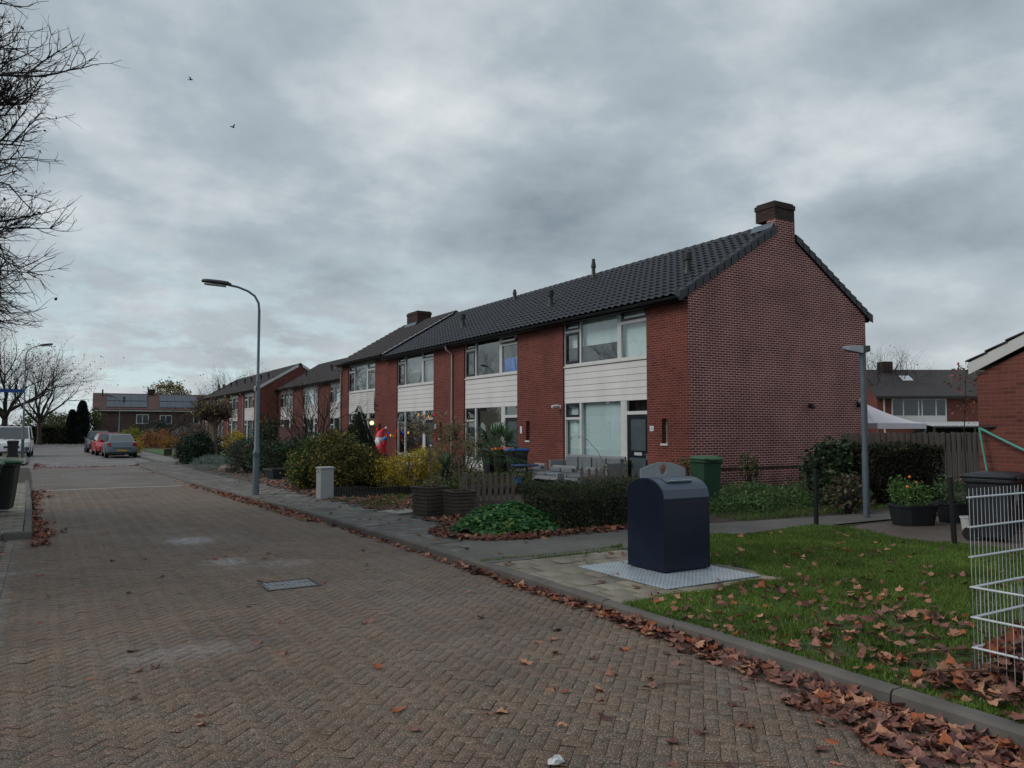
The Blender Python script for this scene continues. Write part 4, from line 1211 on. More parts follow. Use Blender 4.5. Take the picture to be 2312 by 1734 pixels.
hedge('privet_hedge', 'dark low hedge behind the waste container along the path', (8.5, 10.85, .1), 2.75, 1.2, .70, 34000, .032, G_DARK + [lin(92, 100, 62), lin(112, 112, 78), lin(76, 64, 48)], colw=[.25, .22, .2, .14, .09, .1], stems=170)
# --- geranium mound
t = thing('groundcover_plant', 'bright green mound of scalloped leaves at the pavement corner', 'plant', (6.5, 10.95, .1))
n = 5200
a = RNG.uniform(0, 2 * PI, n); r = np.sqrt(RNG.random(n)) * (1 + .10 * np.sin(a * 5 + 1))
px, py = r * np.cos(a) * .80, r * np.sin(a) * .80
px = px + np.where(px > 0, px * .35, 0)
pz = .42 * (1 - np.clip(r, 0, 1) ** 2.2) * (.85 + .15 * np.sin(px * 6) * np.cos(py * 7)) + RNG.normal(0, .018, n) + .03
dd = np.stack([px * .5, py * .5, np.full(n, .9)], 1); dd /= np.linalg.norm(dd, axis=1)[:, None]
# round lobed leaf: hexagon fan tilted with the mound
def round_leaves(name, p, nrm, size, cols, parent, m=None, sv=.3, k=7, cup=.25):
    n = len(p); nrm = nrm + RNG.normal(0, .33, (n, 3)); nrm /= np.linalg.norm(nrm, axis=1)[:, None]
    u = np.cross(nrm, RNG.normal(size=(n, 3))); u /= np.linalg.norm(u, axis=1)[:, None]; w = np.cross(nrm, u)
    s = (size * (1 + RNG.uniform(-sv, sv, n)))[:, None]
    th = np.linspace(0, 2 * PI, k, endpoint=False); V = [p - nrm * s * cup * .5]
    for j, x in enumerate(th):
        rr = (1.0 if j % 2 else .8) * RNG.uniform(.88, 1.1, (n, 1))
        V.append(p + (u * math.cos(x) + w * math.sin(x)) * s * rr + nrm * s * cup * RNG.uniform(0, .6, (n, 1)))
    v = np.stack(V, 1).reshape(-1, 3)
    f = np.array([(0, 1 + j, 1 + (j + 1) % k) for j in range(k)])
    F = (np.arange(n)[:, None, None] * (k + 1) + f[None]).reshape(-1, 3)
    cols = np.array([c[:3] for c in cols]); c = cols[RNG.choice(len(cols), n)] * RNG.uniform(.7, 1.25, (n, 1))
    return np_mesh(name, v, F, m or LEAF, parent, np.repeat(c, k + 1, 0))


round_leaves('foliage', np.stack([px, py, pz], 1), dd, .036, [lin(52, 104, 62), lin(62, 116, 68), lin(44, 88, 56), lin(84, 126, 74), lin(110, 134, 70)], t)

# --- slatted planters with small standard trees
def planter(label, loc, rz, w, d, h):
    t = thing('wooden_planter', label, 'planter', loc, rz, 'wooden planters at the garden path')
    sl = MB()
    nb = 7
    for i in range(nb):
        z0 = i * h / nb + .006; z1 = (i + 1) * h / nb - .006
        f = 1 - .10 * (1 - (i + .5) / nb)
        a, b = w / 2 * f, d / 2 * f
        ring(sl, 0, 0, 0, 0, 0, 0, 0) if False else None
        sl.box(-a, a, -b, -b + .03, z0, z1).box(-a, a, b - .03, b, z0, z1).box(-a, -a + .03, -b + .03, b - .03, z0, z1).box(a - .03, a, -b + .03, b - .03, z0, z1)
    sl.build('slats', WOOD_DARK, t)
    rm = MB(); a, b = w / 2 + .02, d / 2 + .02
    rm.box(-a, a, -b, -b + .07, h, h + .025).box(-a, a, b - .07, b, h, h + .025).box(-a, -a + .07, -b + .07, b - .07, h, h + .025).box(a - .07, a, -b + .07, b - .07, h, h + .025)
    rm.build('rim', WOOD_DARK, t)
    MB().box(-w / 2 + .04, w / 2 - .04, -d / 2 + .04, d / 2 - .04, .02, h - .05).build('soil_fill', SOIL, t)
    return t


planter('slatted wooden planter nearest the pavement, left of the other', (6.56, 13.9, .09), R(12), .56, .52, .52)
planter('mossy slatted wooden planter beside the leaning gate', (6.86, 13.22, .09), R(-4), .5, .5, .47)


def standard(label, loc, h, rad, seed, lean):
    random.seed(seed); t = thing('standard_tree', label, 'small tree', loc, 0, 'small trees in the planters')
    MB().tube([(0, 0, 0), (lean * .3, .01, h * .35), (lean * .55, 0, h * .7), (lean, .0, h)], [.02, .018, .016, .013], 7).build('trunk', BARK_PALE, t, True)
    tw = MB(); P = []
    for i in range(54):
        a = random.uniform(0, 2 * PI); e = random.uniform(-.5, 1.2); L = random.uniform(.5, 1) * rad
        d = Vector((math.cos(a) * math.cos(e), math.sin(a) * math.cos(e), math.sin(e)))
        s = Vector((lean, 0, h)); m_ = s + d * L * .55 + Vector((0, 0, .05)); e_ = s + d * L + Vector((0, 0, -.07))
        tw.tube([s, m_, e_], [.004, .003, .002], 3)
        for q in range(26):
            f = random.uniform(.3, 1.05); P.append(tuple((s.lerp(m_, f * 2) if f < .5 else m_.lerp(e_, f * 2 - 1)) + Vector((random.gauss(0, .02), random.gauss(0, .02), random.gauss(0, .02)))))
    c = tw.build('crown', TWIG, t)
    P = np.array(P); D = P - np.array([lean, 0, h - .1]); D /= np.linalg.norm(D, axis=1)[:, None] + 1e-6
    leaves('leaves', P, D, .05, [lin(150, 146, 108), lin(116, 122, 80), lin(164, 146, 114), lin(126, 92, 80)], c, .3, .3)


standard('thin standard tree with reddish leaves growing from the nearer planter', (6.6, 13.9, .5), 1.2, .66, 3, -.10)
standard('thin standard tree with pale leaves growing from the mossy planter', (6.9, 13.22, .46), 1.1, .66, 4, -.14)

# --- picket gate (leaning) and picket fence behind the hedge
def pickets(name, label, cat, loc, rz, n, pitch, h, w=.075, rails=(.22, .62), tilt=0, rail_ext=.05, post=True):
    t = thing(name, label, cat, loc, rz); t.rotation_euler[0] = tilt
    for i in range(n):
        x = i * pitch; hh = h + random.gauss(0, .008)
        prof = [(x - w / 2, .06), (x + w / 2, .06), (x + w / 2, hh - .06), (x + w * .3, hh - .015), (x, hh), (x - w * .3, hh - .015), (x - w / 2, hh - .06)]
        MB().prism(prof, 'y', -.022, 0).build('picket', WOOD_GREY, t, bevel=.003, seg=1)
    for z in rails: MB().box(-rail_ext - .04, (n - 1) * pitch + rail_ext + .04, .002, .035, h * z, h * z + .075).build('rail', WOOD_GREY, t)
    if post: MB().box(-.2, -.11, -.03, .06, -.05, h + .02).build('gate_post', WOOD_GREY, t)
    return t


pickets('picket_gate', 'low weathered picket gate leaning beside the mossy planter', 'gate', (7.3, 13.55, .08), R(-8), 8, .125, .80, tilt=R(4))
pickets('picket_fence', 'low weathered picket fence between the hedge and the front door', 'fence', (10.6, 14.35, .08), R(-30), 17, .17, .80, post=False)

# --- low black palisade edging
ed = thing('garden_edging', 'low black palisade edging round the planted garden', 'edging', (6.05, 19.2, .08))
ep = [(0, 0), (.55, -.75), (1.9, -1.05), (3.7, -1.0), (5.2, -1.9)]
mb = MB()
for (x0, y0), (x1, y1) in zip(ep, ep[1:]):
    L = math.hypot(x1 - x0, y1 - y0); k = int(L / .075)
    for i in range(k):
        f = (i + .5) / k; mb.tube([(x0 + (x1 - x0) * f, y0 + (y1 - y0) * f, -.05), (x0 + (x1 - x0) * f, y0 + (y1 - y0) * f, .24 + random.gauss(0, .012))], .034, 6)
mb.build('palisade', BLACK, ed, 40)

# --- palms
def palm(label, loc, h, r, n, seed, cols, spread=.9, fan=True):
    random.seed(seed); t = thing('fan_palm' if fan else 'yucca', label, 'palm' if fan else 'yucca', loc)
    MB().tube([(0, 0, -.05), (.02, 0, h * .5), (0, .02, h)], [.11, .12, .09], 10).build('trunk', BARK, t, True)
    V, F, C = [], [], []
    st = MB()
    def blade(p, d, L, w, droop, c):
        side = d.cross(Vector((0, 0, 1))); side = side.normalized() if side.length > .01 else Vector((1, 0, 0))
        pts = [p + d * L * f - Vector((0, 0, droop * f * f * L)) for f in (0, .45, .8, 1)]
        ws = [w * .6, w, w * .7, .001]; b = len(V)
        for q, ww in zip(pts, ws): V.extend([tuple(q - side * ww), tuple(q + side * ww)]); C.extend([c, c])
        for i in range(3): F.append((b + 2 * i, b + 2 * i + 1, b + 2 * i + 3, b + 2 * i + 2))
    for i in range(n):
        az = i * 2.4 + random.uniform(-.2, .2); el = R(random.uniform(-25, 80)) if fan else R(random.uniform(-30, 85))
        d = Vector((math.cos(az) * math.cos(el), math.sin(az) * math.cos(el), math.sin(el))); o = Vector((0, 0, h))
        c = np.array(random.choice(cols)[:3]) * random.uniform(.7, 1.2)
        if fan:
            e = o + d * r * .55; st.tube([o, e], [.010, .007], 4)
            u = d.cross(Vector((0, 0, 1))).normalized(); vv = u.cross(d)
            for j in range(22):
                a = R(-115 + 230 * j / 21); dd = (d * math.cos(a) + u * math.sin(a) + vv * random.gauss(.08, .05)).normalized()
                blade(e, dd, r * random.uniform(.42, .6), .013, .28, c * random.uniform(.85, 1.15))
        else:
            blade(o + Vector((0, 0, random.uniform(-.15, .05))), d, r * random.uniform(.75, 1.1), .02, .25, c)
    np_mesh('fronds', np.array(V), np.array(F), LEAF, t, np.array(C))
    if fan: st.build('leaf_stalk', LEAF_STALK, t)
    return t


LEAF_STALK = mat('leaf_stalk', lin(92, 104, 60), .7, .2, 5)
palm('fan palm in the garden before the dark front door', (10.55, 18.1, .08), 1.02, 1.0, 26, 5, [lin(58, 88, 54), lin(48, 78, 48), lin(74, 100, 62)])
palm('drooping spiky yucca between the yellow shrub and the planters', (9.3, 18.75, .08), .62, .75, 90, 6, [lin(70, 92, 64), lin(96, 112, 84), lin(56, 78, 52)], fan=False)

# --- clipped conifer
def cone_tree(name, label, loc, h, r, n, size, cols, group=None, sharp=1.0, core=True, cat='conifer'):
    t = thing(name, label, cat, loc, 0, group)
    z = h * (1 - np.sqrt(RNG.random(n))) ** 1.0 if sharp >= 1 else h * RNG.random(n)
    rad = r * (1 - z / h) ** sharp * np.where(z < h * .08, .8, 1.) + .02
    a = RNG.uniform(0, 2 * PI, n); rr = rad * (1 - np.abs(RNG.normal(0, .09, n))) * (1 + .08 * np.sin(a * 5 + z * 4))
    p = np.stack([rr * np.cos(a), rr * np.sin(a), z + .06], 1); d = np.stack([np.cos(a) * .7, np.sin(a) * .7, np.full(n, .7)], 1)
    leaves('foliage', p, d, size, cols, t, .35, 0, jitter=.35)
    MB().lathe([(r * .78 * (1 - f) ** sharp + .003, h * f * .93 + .08) for f in np.linspace(0, .97, 10)], n=12).tube([(0, 0, -.05), (0, 0, .15)], .06, 8).build('trunk', mat('shaded_core', lin(22, 24, 18), 1, .3, 6), t)  # dark inner cone painted as the shaded interior, plus a short trunk stub
    return t


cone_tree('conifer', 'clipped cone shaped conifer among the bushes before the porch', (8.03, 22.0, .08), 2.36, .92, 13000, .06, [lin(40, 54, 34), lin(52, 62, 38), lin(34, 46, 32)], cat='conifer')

# --- shrubs, from the lamp leftwards up the street and right towards the palm
shrub('garden_bush', 'large loose bush with yellowing leaves left of the conifer', (7.15, 21.8, .08), [(-.5, .2, .55, .7, .8, .6), (.25, 0, .8, .9, .9, .8), (-.1, .3, 1.05, .6, .6, .5), (-.7, -.1, .4, .5, .6, .42)], 520, 26, .10, .085, G_MID + [lin(150, 130, 52), lin(120, 84, 44), lin(98, 104, 50), lin(56, 66, 38)], [.14, .16, .2, .10, .06, .14, .2], 60)
shrub('garden_bush', 'brownish green bush below the conifer beside the cabinet', (7.5, 20.6, .08), [(-.2, 0, .6, .85, .7, .62), (.3, .2, .55, .7, .6, .55), (-.55, .35, .8, .6, .6, .8)], 480, 24, .10, .07, [lin(64, 70, 38), lin(84, 80, 42), lin(112, 100, 44), lin(52, 56, 34), lin(142, 124, 50)], [.3, .25, .17, .2, .08], 50)
shrub('garden_bush', 'bright yellow leaved shrub right of the conifer', (8.75, 19.75, .08), [(0, 0, .55, .8, .6, .55), (.4, -.1, .75, .5, .5, .45), (-.5, .2, .5, .5, .5, .45)], 240, 26, .08, .06, G_YEL + [lin(86, 98, 46)], [.34, .24, .18, .14, .10], 30)
shrub('garden_bush', 'low mixed green planting between the yucca and the planters', (9.6, 17.6, .08), [(0, 0, .3, .9, .6, .32), (1.0, -.2, .34, .7, .5, .34), (-.9, .2, .24, .5, .5, .26)], 200, 22, .08, .06, G_MID + [lin(112, 104, 58), lin(90, 66, 48)], None, 24)
shrub('garden_bush', 'feathery brown red shrub against the wall behind the yucca', (11.3, 21.6, .08), [(0, 0, .75, .75, .9, .65), (-.4, .8, .6, .6, .7, .5)], 170, 22, .1, .06, [lin(92, 70, 56), lin(104, 88, 60), lin(74, 76, 48), lin(122, 104, 78)], None, 50)
shrub('garden_bush', 'dark green shrub just left of the near street lamp', (7.5, 28.0, .08), [(-.3, 0, .6, 1.0, .9, .65), (.6, .3, .7, .9, .8, .65)], 300, 24, .12, .09, [lin(36, 56, 38), lin(48, 70, 44), lin(30, 46, 36), lin(74, 84, 50)], None, 30)
shrub('garden_bush', 'dark purplish twiggy shrub two gardens up the street', (6.9, 31.2, .08), [(0, 0, .6, .95, 1.0, .65), (.7, .2, .65, .7, .8, .6)], 260, 22, .12, .07, [lin(58, 54, 50), lin(70, 62, 58), lin(46, 52, 42), lin(44, 60, 42)], None, 90)
shrub('garden_bush', 'small bright green shrub at the foot of the pollard trees', (7.2, 36.0, .08), [(0, 0, .35, .6, .6, .4), (.9, .3, .42, .5, .5, .45)], 110, 22, .09, .07, G_MID, None, 14)
shrub('lavender_mound', 'silvery grey green mound spreading over the pavement edge', (6.05, 34.2, .08), [(0, 0, .26, .78, .8, .36), (.5, .2, .24, .5, .5, .3)], 260, 22, .06, .06, [lin(112, 130, 122), lin(128, 142, 134), lin(92, 110, 102)], None, 0, cat='plant', aspect=.2)
shrub('rhododendron', 'dense dark green shrub left of the pollard trunks', (6.7, 41.0, .08), [(0, 0, .7, 1.0, 1.1, .8), (-.3, -.4, .4, .8, .8, .45)], 240, 22, .12, .12, [lin(28, 48, 34), lin(38, 58, 40), lin(24, 40, 32)], None, 12)
shrub('garden_bush', 'golden yellow shrub right of the pollard trunks', (10.9, 53.5, .08), [(0, 0, .8, .8, .8, .75)], 90, 22, .12, .12, [lin(196, 164, 50), lin(170, 146, 48), lin(120, 120, 50)], None, 14)
shrub('garden_bush', 'round deep green shrub beside the golden one', (11.1, 50.6, .08), [(0, 0, .6, 1.1, .9, .6)], 120, 22, .12, .11, [lin(36, 76, 50), lin(48, 86, 56)], None, 10)
shrub('garden_bush', 'brown leafless looking shrub left of the pollard trees', (7.9, 49.5, .08), [(0, 0, 1.0, 1.6, 1.5, 1.0), (.8, 1, 1.2, 1.3, 1.5, 1.1)], 200, 18, .2, .10, [lin(84, 68, 58), lin(72, 62, 54), lin(96, 78, 62)], None, 120)
shrub('climbing_plant', 'dark evergreen climber at the corner of the middle row', (15.6, 64.0, .08), [(0, 0, 1.5, 1.2, 1.4, 1.5), (.6, 1.2, 1.1, 1.1, 1.2, 1.2)], 170, 20, .2, .16, [lin(30, 44, 34), lin(40, 56, 38), lin(120, 110, 48)], [.5, .42, .08], 10)

# pollards: stout stem, knuckled head, thick mop of shoots
def pollard(label, loc, h, r, seed):
    random.seed(seed); t = thing('pollard_tree', label, 'tree', loc, 0, 'pollard trees in the front garden')
    tr = MB().tube([(0, 0, -.05), (.02, .01, h * .4), (-.01, .02, h * .8), (0, 0, h)], [.16, .14, .13, .2], 10)
    kn = []
    for i in range(7):
        a = 2 * PI * i / 7 + random.uniform(-.3, .3); L = random.uniform(.25, .5)
        e = Vector((math.cos(a) * L, math.sin(a) * L, h + random.uniform(.1, .45))); tr.tube([(0, 0, h - .1), tuple(e)], [.12, .09], 7); tr.ball(e, .12, 7, 4); kn.append(e)
    tr.build('trunk', BARK_PALE, t, True)
    cr = MB(); P = []
    for e in kn:
        for j in range(85):
            d = (Vector((random.gauss(0, .75), random.gauss(0, .75), random.uniform(-.35, 1.1))) + Vector((e.x, e.y, .1)) * .8).normalized(); L = random.uniform(.4, 1.1) * r
            m_ = e + d * L * .5; f = m_ + (d + Vector((0, 0, .45))).normalized() * L * .5
            cr.tube([e, m_, f], [.014, .010, .005], 3)
            if random.random() < .4: P.append(tuple(f))
    c = cr.build('crown', TWIG, t); P = np.array(P)
    leaves('leaves', P, np.tile([0, 0, 1.], (len(P), 1)), .13, [lin(128, 112, 54), lin(98, 84, 50)], c)


pollard('left hand pollard tree with a dense mop of shoots', (7.85, 44.3, .08), 2.15, 1.05, 11)
pollard('right hand pollard tree with a dense mop of shoots', (7.3, 40.5, .08), 2.0, .95, 12)

# bare many-stemmed shrub before the middle row
random.seed(21); t = thing('bare_shrub', 'tall bare many stemmed shrub before the set back houses', 'shrub', (11.9, 39.5, .05))
mb = MB()
for i in range(15):
    a = 2 * PI * i / 15; d = Vector((math.cos(a) * .42, math.sin(a) * .42, 1)); grow(mb, (math.cos(a) * .15, math.sin(a) * .15, 0), d, 2.3, .05, 3, 4, .13, .07, (2, 3), .62, (16, 40))
mb.build('branches', BARK, t, True)

# --- garden screens, low walls, pots
sc_ = thing('garden_screen', 'red brown board screen before the set back houses', 'screen', (13.0, 44.4, .05), R(2))
MB().box(-.02, .02, 0, 5.2, .1, 1.85).build('boards', WOOD_RED, sc_)
for y in (0, 2.6, 5.2): MB().box(-.06, .06, y - .05, y + .05, -.05, 1.95).build('post', WOOD_RED, sc_)
fl_ = thing('low_fence', 'low red brown board fence along the pavement by the parked cars', 'fence', (6.4, 47.2, .05), R(-30))
MB().box(-.03, .03, 0, 3.0, .08, .75).build('boards', WOOD_RED, fl_)
for y in (0, 1.5, 3.0): MB().box(-.06, .06, y - .05, y + .05, -.05, .8).build('post', WOOD_GREY, fl_)
fl_ = thing('low_fence', 'low red brown board fence right of the pollard trees', 'fence', (9.2, 40.2, .05), R(-56))
MB().box(-.03, .03, 0, 5.4, .1, .95).build('boards', WOOD_RED, fl_)
for y in (0, 2.7, 5.4): MB().box(-.06, .06, y - .05, y + .05, -.05, 1.0).build('post', WOOD_RED, fl_)
bh = thing('bird_house', 'dark little bird house on a post in front of the low fence', 'bird house', (8.3, 36.5, .05))
MB().box(-.13, .13, -.12, .12, .62, .9).prism([(-.13, .9), (.13, .9), (0, 1.04)], 'y', -.12, .12).build('house_box', mat('slate_paint', lin(44, 50, 60), .7, .1, 6), bh)
MB().prism([(-.38, .93), (-.38, .97), (0, 1.12), (.38, .97), (.38, .93), (0, 1.08)], 'y', -.16, .16).build('roof', WOOD_GREY, bh); MB().box(-.03, .03, -.03, .03, -.05, .62).build('post', WOOD_GREY, bh)
pt = thing('plant_pot', 'dark grey square pot standing empty behind the near lamp', 'pot', (6.75, 26.6, .08), R(20))
MB().loft([[(x * .16, y * .16, 0) for x, y in ((-1, -1), (1, -1), (1, 1), (-1, 1))], [(x * .27, y * .27, .3) for x, y in ((-1, -1), (1, -1), (1, 1), (-1, 1))], [(x * .29, y * .29, .3) for x, y in ((-1, -1), (1, -1), (1, 1), (-1, 1))], [(x * .29, y * .29, .36) for x, y in ((-1, -1), (1, -1), (1, 1), (-1, 1))], [(x * .24, y * .24, .36) for x, y in ((-1, -1), (1, -1), (1, 1), (-1, 1))], [(x * .23, y * .23, .28) for x, y in ((-1, -1), (1, -1), (1, 1), (-1, 1))]]).build('pot_body', mat('pot_slate', lin(52, 58, 62), .6, .15, 6), pt)
rk = thing('garden_stone', 'rough stone at the edge of the grey green mound', 'stone', (6.35, 32.4, .06))
MB().ball((0, 0, .1), (.36, .5, .2), 9, 5).build('stone', mat('field_stone', lin(108, 98, 88), .9, .3, 4, .02, 12), rk)
sb = MB().box(-.35, .35, -.35, .35, 0, .02).build('stepping_slab', mat('slab_pale', lin(150, 146, 136), .8, .15, 5), None, loc=(6.25, 14.6, .085), rot=(0, 0, R(20)))
tag(sb, 'pale concrete slab leading from the pavement to the planter', 'slab')

# --- lounge set under the big window, blue table
LG = mat('lounge_grey', lin(132, 134, 138), .8, .1, 5); LG2 = mat('lounge_cushion', lin(104, 110, 116), .9, .1, 5)


def lounge(label, loc, n, w=.72, back=.62):
    t = thing('garden_sofa' if n > 1 else 'garden_chair', label, 'garden seat', loc, 0, 'grey garden seats under the big window')
    L = n * w
    MB().box(-.38, .34, 0, L, .16, .27).build('seat', LG, t, bevel=.01)
    MB().box(.34, .42, 0, L, .12, back + .08).build('backrest', LG, t, bevel=.01)
    for y in (-.07, L + .002): MB().box(-.38, .42, y, y + .068, .02, back - .1).build('arm', LG, t, bevel=.01)
    for i in range(n): MB().box(-.36, .33, i * w + .02, (i + 1) * w - .02, .272, .36).box(.2, .335, i * w + .03, (i + 1) * w - .03, .37, back + .02).build('cushion', LG2, t, bevel=.02)


lounge('grey garden sofa standing against the wall below the big window', (14.5, 17.95, .08), 4, .72, .78)
lounge('grey single garden chair at the left end of the set', (13.5, 20.75, .08), 1, .6, .5)
lounge('grey two seat garden sofa in the middle of the set', (13.4, 18.9, .08), 2, .62, .48)
lounge('grey single garden chair in front of the door side', (13.4, 17.75, .08), 1, .66, .48)
tb_ = thing('garden_table', 'round blue garden table by the grey seats', 'table', (13.35, 21.75, .08) if False else (13.0, 20.6, .08))
MB().lathe([(.42, .52), (.44, .53), (.44, .56), (.42, .57)], n=24).build('tabletop', mat('table_blue', lin(44, 62, 104), .4, .1, 4), tb_, 40)
for a in (0.6, 2.7, 4.8): MB().tube([(.1 * math.cos(a), .1 * math.sin(a), .52), (.34 * math.cos(a), .34 * math.sin(a), 0)], .016, 6).build('leg', WOOD_DARK, tb_)
bk = thing('bucket', 'small bright blue bucket behind the picket gate', 'bucket', (12.0, 19.4, .08))
MB().lathe([(.09, 0), (.13, .24), (.14, .24), (.14, .26), (.12, .26), (.1, .1)], n=14).build('bucket_body', mat('bucket_blue', lin(40, 120, 190), .5, .1, 5), bk, 40)
# arching rose cane by the door
rc = thing('rose_bush', 'thin arching rose stem in front of the big window', 'rose', (13.2, 16.6, .08))
mb = MB(); mb.tube([(0, 0, 0), (.05, .15, .5), (0, .5, 1.05), (-.1, .85, 1.38), (-.1, 1.3, 1.5), (-.05, 1.7, 1.45)], [.012, .01, .008, .007, .005, .003], 5)
for i in range(16):
    a = random.uniform(0, 2 * PI); b = random.uniform(.1, .35); x, y = random.uniform(-.3, .4), random.uniform(-.9, 1.3)
    mb.tube([(x, y, 0), (x + b * math.cos(a) * .5, y + b * math.sin(a) * .5, .4), (x + b * math.cos(a), y + b * math.sin(a), random.uniform(.5, .95))], [.008, .006, .003], 4)
mb.build('stems', mat('rose_stem', lin(74, 62, 48), .8, .2, 6), rc)
P = np.array([(-.05, 1.7, 1.43), (-.06, 1.62, 1.42), (-.1, 1.5, 1.44), (-.1, 1.25, 1.44), (0, 1.05, 1.4), (-.08, 1.66, 1.38)] + [(random.uniform(-.3, .4), random.uniform(-.9, 1.3), random.uniform(.3, .9)) for i in range(60)])
leaves('leaves', P, np.tile([0, 0, -1.], (len(P), 1)), .08, G_MID + [lin(150, 140, 60)], rc)

# --- Christmas decoration of the third house
gn = thing('inflatable_figure', 'red and white inflatable Christmas figure with a pointed hat before the porch', 'inflatable', (14.1, 35.6, .08), R(20))
RED = mat('nylon_red', lin(196, 40, 52), .45, .08, 4); NW = mat('nylon_white', lin(216, 216, 220), .5, .05, 4); NB = mat('nylon_blue', lin(44, 120, 190), .5, .05, 4)
MB().lathe([(.05, .0), (.3, .1), (.34, .35), (.32, .7), (.24, 1.0), (.16, 1.1)], n=16).build('torso', RED, gn, True)
MB().lathe([(.345, .33), (.36, .37), (.36, .45), (.335, .48)], n=16).build('belt', BLACK, gn, True)
MB().ball((0, 0, 1.2), (.24, .24, .22), 14, 8).build('head', NW, gn, True)
MB().loft([[(-.27 + .06 * k, (w * math.cos(a)) , 1.12 - .1 * k + h * math.sin(a)) for a in np.linspace(0, 2 * PI, 10, endpoint=False)] for k, w, h in ((0, .05, .05), (.8, .2, .17), (2.5, .19, .14), (4, .05, .05))]).build('beard', NW, gn, True)
MB().tube([(0, 0, 1.3), (.02, 0, 1.48), (.1, -.05, 1.62), (.22, -.12, 1.72)], [.25, .18, .1, .04], 12).build('hat', RED, gn, True)
MB().ball((.25, -.14, 1.74), .07).build('bobble', NW, gn, True)
MB().tube([(.0, -.2, .95), (-.05, -.42, 1.0), (-.08, -.44, 1.14)], [.1, .09, .09], 8).build('sleeve', RED, gn, True)
MB().ball((-.08, -.44, 1.24), .11).build('mitten', NB, gn, True)
for s in (-1, 1): MB().ball((-.12, s * .17, .03), (.2, .13, .1)).build('boot', BLACK, gn, True)
ls = [mat_emit('bulb_red', lin(220, 40, 34), .7), mat_emit('bulb_green', lin(30, 160, 100), .5), mat_emit('bulb_amber', lin(250, 170, 70), .9), mat_emit('bulb_blue', lin(50, 70, 200), .6)]
def lights(label, pts):
    t = thing('light_string', label, 'fairy lights', pts[0], 0, 'strings of coloured bulbs'); o = Vector(pts[0])
    P = [Vector(p) - o for p in pts]; cb = MB(); cc = []
    n = (len(P) - 1) * 3
    for i in range(n + 1):
        f = i / 3; k = min(int(f), len(P) - 2); q = P[k].lerp(P[k + 1], f - k); cc.append(q + Vector((0, 0, -.05 * math.sin(PI * (f - k)))))
    cb.tube(cc, .006, 4).build('cable', BLACK, t)
    for i, q in enumerate(cc): MB().lathe([(.012, 0), (.03, -.03), (.045, -.08), (.03, -.12), (.005, -.135)], q, 8).build('bulb', ls[i % 4], t, True)
lights('coloured bulbs hanging along the brick pier of the decorated house', [(14.93, 35.8, 1.5), (14.93, 36.6, 1.62), (14.93, 37.5, 1.5), (14.9, 38.5, 2.1)])
lights('coloured bulbs hanging over the door of the decorated house', [(14.95, 31.35, 2.5), (14.95, 32.2, 2.42), (14.95, 33.0, 2.5), (14.95, 33.5, 1.7), (14.95, 35.5, 1.75)])
pl_ = thing('porch_lamp', 'glowing round porch lamp beside the door under the old roof', 'lamp', (14.95, 38.72, 2.1))
MB().ball((-.1, 0, 0), .11, 12, 8).build('lamp_globe', mat_emit('warm_lamp', lin(255, 226, 160), 2.2), pl_, True); MB().tube([(0, 0, .0), (-.1, 0, .12)], .02, 6).build('bracket', BLACK, pl_)
wf = thing('weather_vane', 'black ornamental bracket with a pointed top above the porch', 'wall ornament', (14.95, 38.6, 2.75))
MB().tube([(0, 0, 0), (-.02, .02, 1.0)], [.03, .008], 6).tube([(0, -.45, .3), (0, .2, .32)], .015, 5).tube([(0, -.5, .05), (0, .1, .06)], .012, 5).build('bracket', BLACK, wf)
po = thing('porch_canopy', 'small flat canopy over the maroon door', 'canopy', (14.97, 38.68, 2.18))
MB().prism([(0, .12), (-.6, 0), (-.6, .04), (0, .18)], 'y', .0, 1.2).build('roof', WOOD_GREY, po)
wl_ = thing('window_figure', 'small red and white Christmas cut out hanging beside the door', 'decoration', (14.97, 31.2, 1.25))
MB().tube([(0, 0, 0), (0, .02, .3), (0, 0, .55)], [.06, .09, .05], 8).build('figure_body', RED, wl_, True); MB().ball((0, 0, .64), (.05, .1, .13)).build('figure_head', NW, wl_, True)

# ================================================================== RIGHT SIDE
bird('dark bird flying higher and further left', (4.49, 31.5, 15.37), R(60), .12)
bird('dark bird flying lower and to the right', (5.95, 30.74, 13.52), R(110), .15)
sl2 = thing('path_lamp', 'short grey lamp post with a flat box head beside the path', 'street lamp', (13.2, 8.95, .1))
MB().lathe([(.058, -.05), (.056, 1.2), (.05, 1.25), (.046, 3.12)], n=14).build('pole', GALV_DARK, sl2, 40)
rings = [[(x, y * w, 3.12 + z) for y, z in ((-1, lo), (1, lo), (1, .11), (-1, .11))] for x, w, lo in ((-.34, .06, .05), (-.26, .09, .02), (.0, .10, -.04), (.12, .10, .0))]
sl2h = thing_part('lamp_head', sl2); sl2h.rotation_euler = (0, 0, R(-38))
MB().loft(rings[2:]).build('lamp_housing', mat('housing_dark', lin(58, 66, 72), .5, .1, 5), sl2h, bevel=.008); MB().loft(rings[:3]).build('lamp_hood', GALV, sl2h, bevel=.008)
for lab, x, y, rz, h in (('upright black post at the back edge of the lawn', 11.24, 8.56, 0, .98), ('leaning black post at the right end of the lawn', 11.2, 6.22, R(4), .98)):
    p = MB().box(-.029, .029, -.029, .029, -.1, h).build('bollard', BLACK, None, bevel=.006, loc=(x, y, .1), rot=(0, -rz, 0)); tag(p, lab, 'post', 'black posts around the lawn')
hedge('beech_hedge', 'tall dark hedge in front of the grey board fence', (16.75, 10.75, .08), 2.9, 1.0, 1.28, 15000, .07, [lin(34, 46, 32), lin(48, 56, 36), lin(82, 66, 48), lin(28, 38, 30)], stems=40)
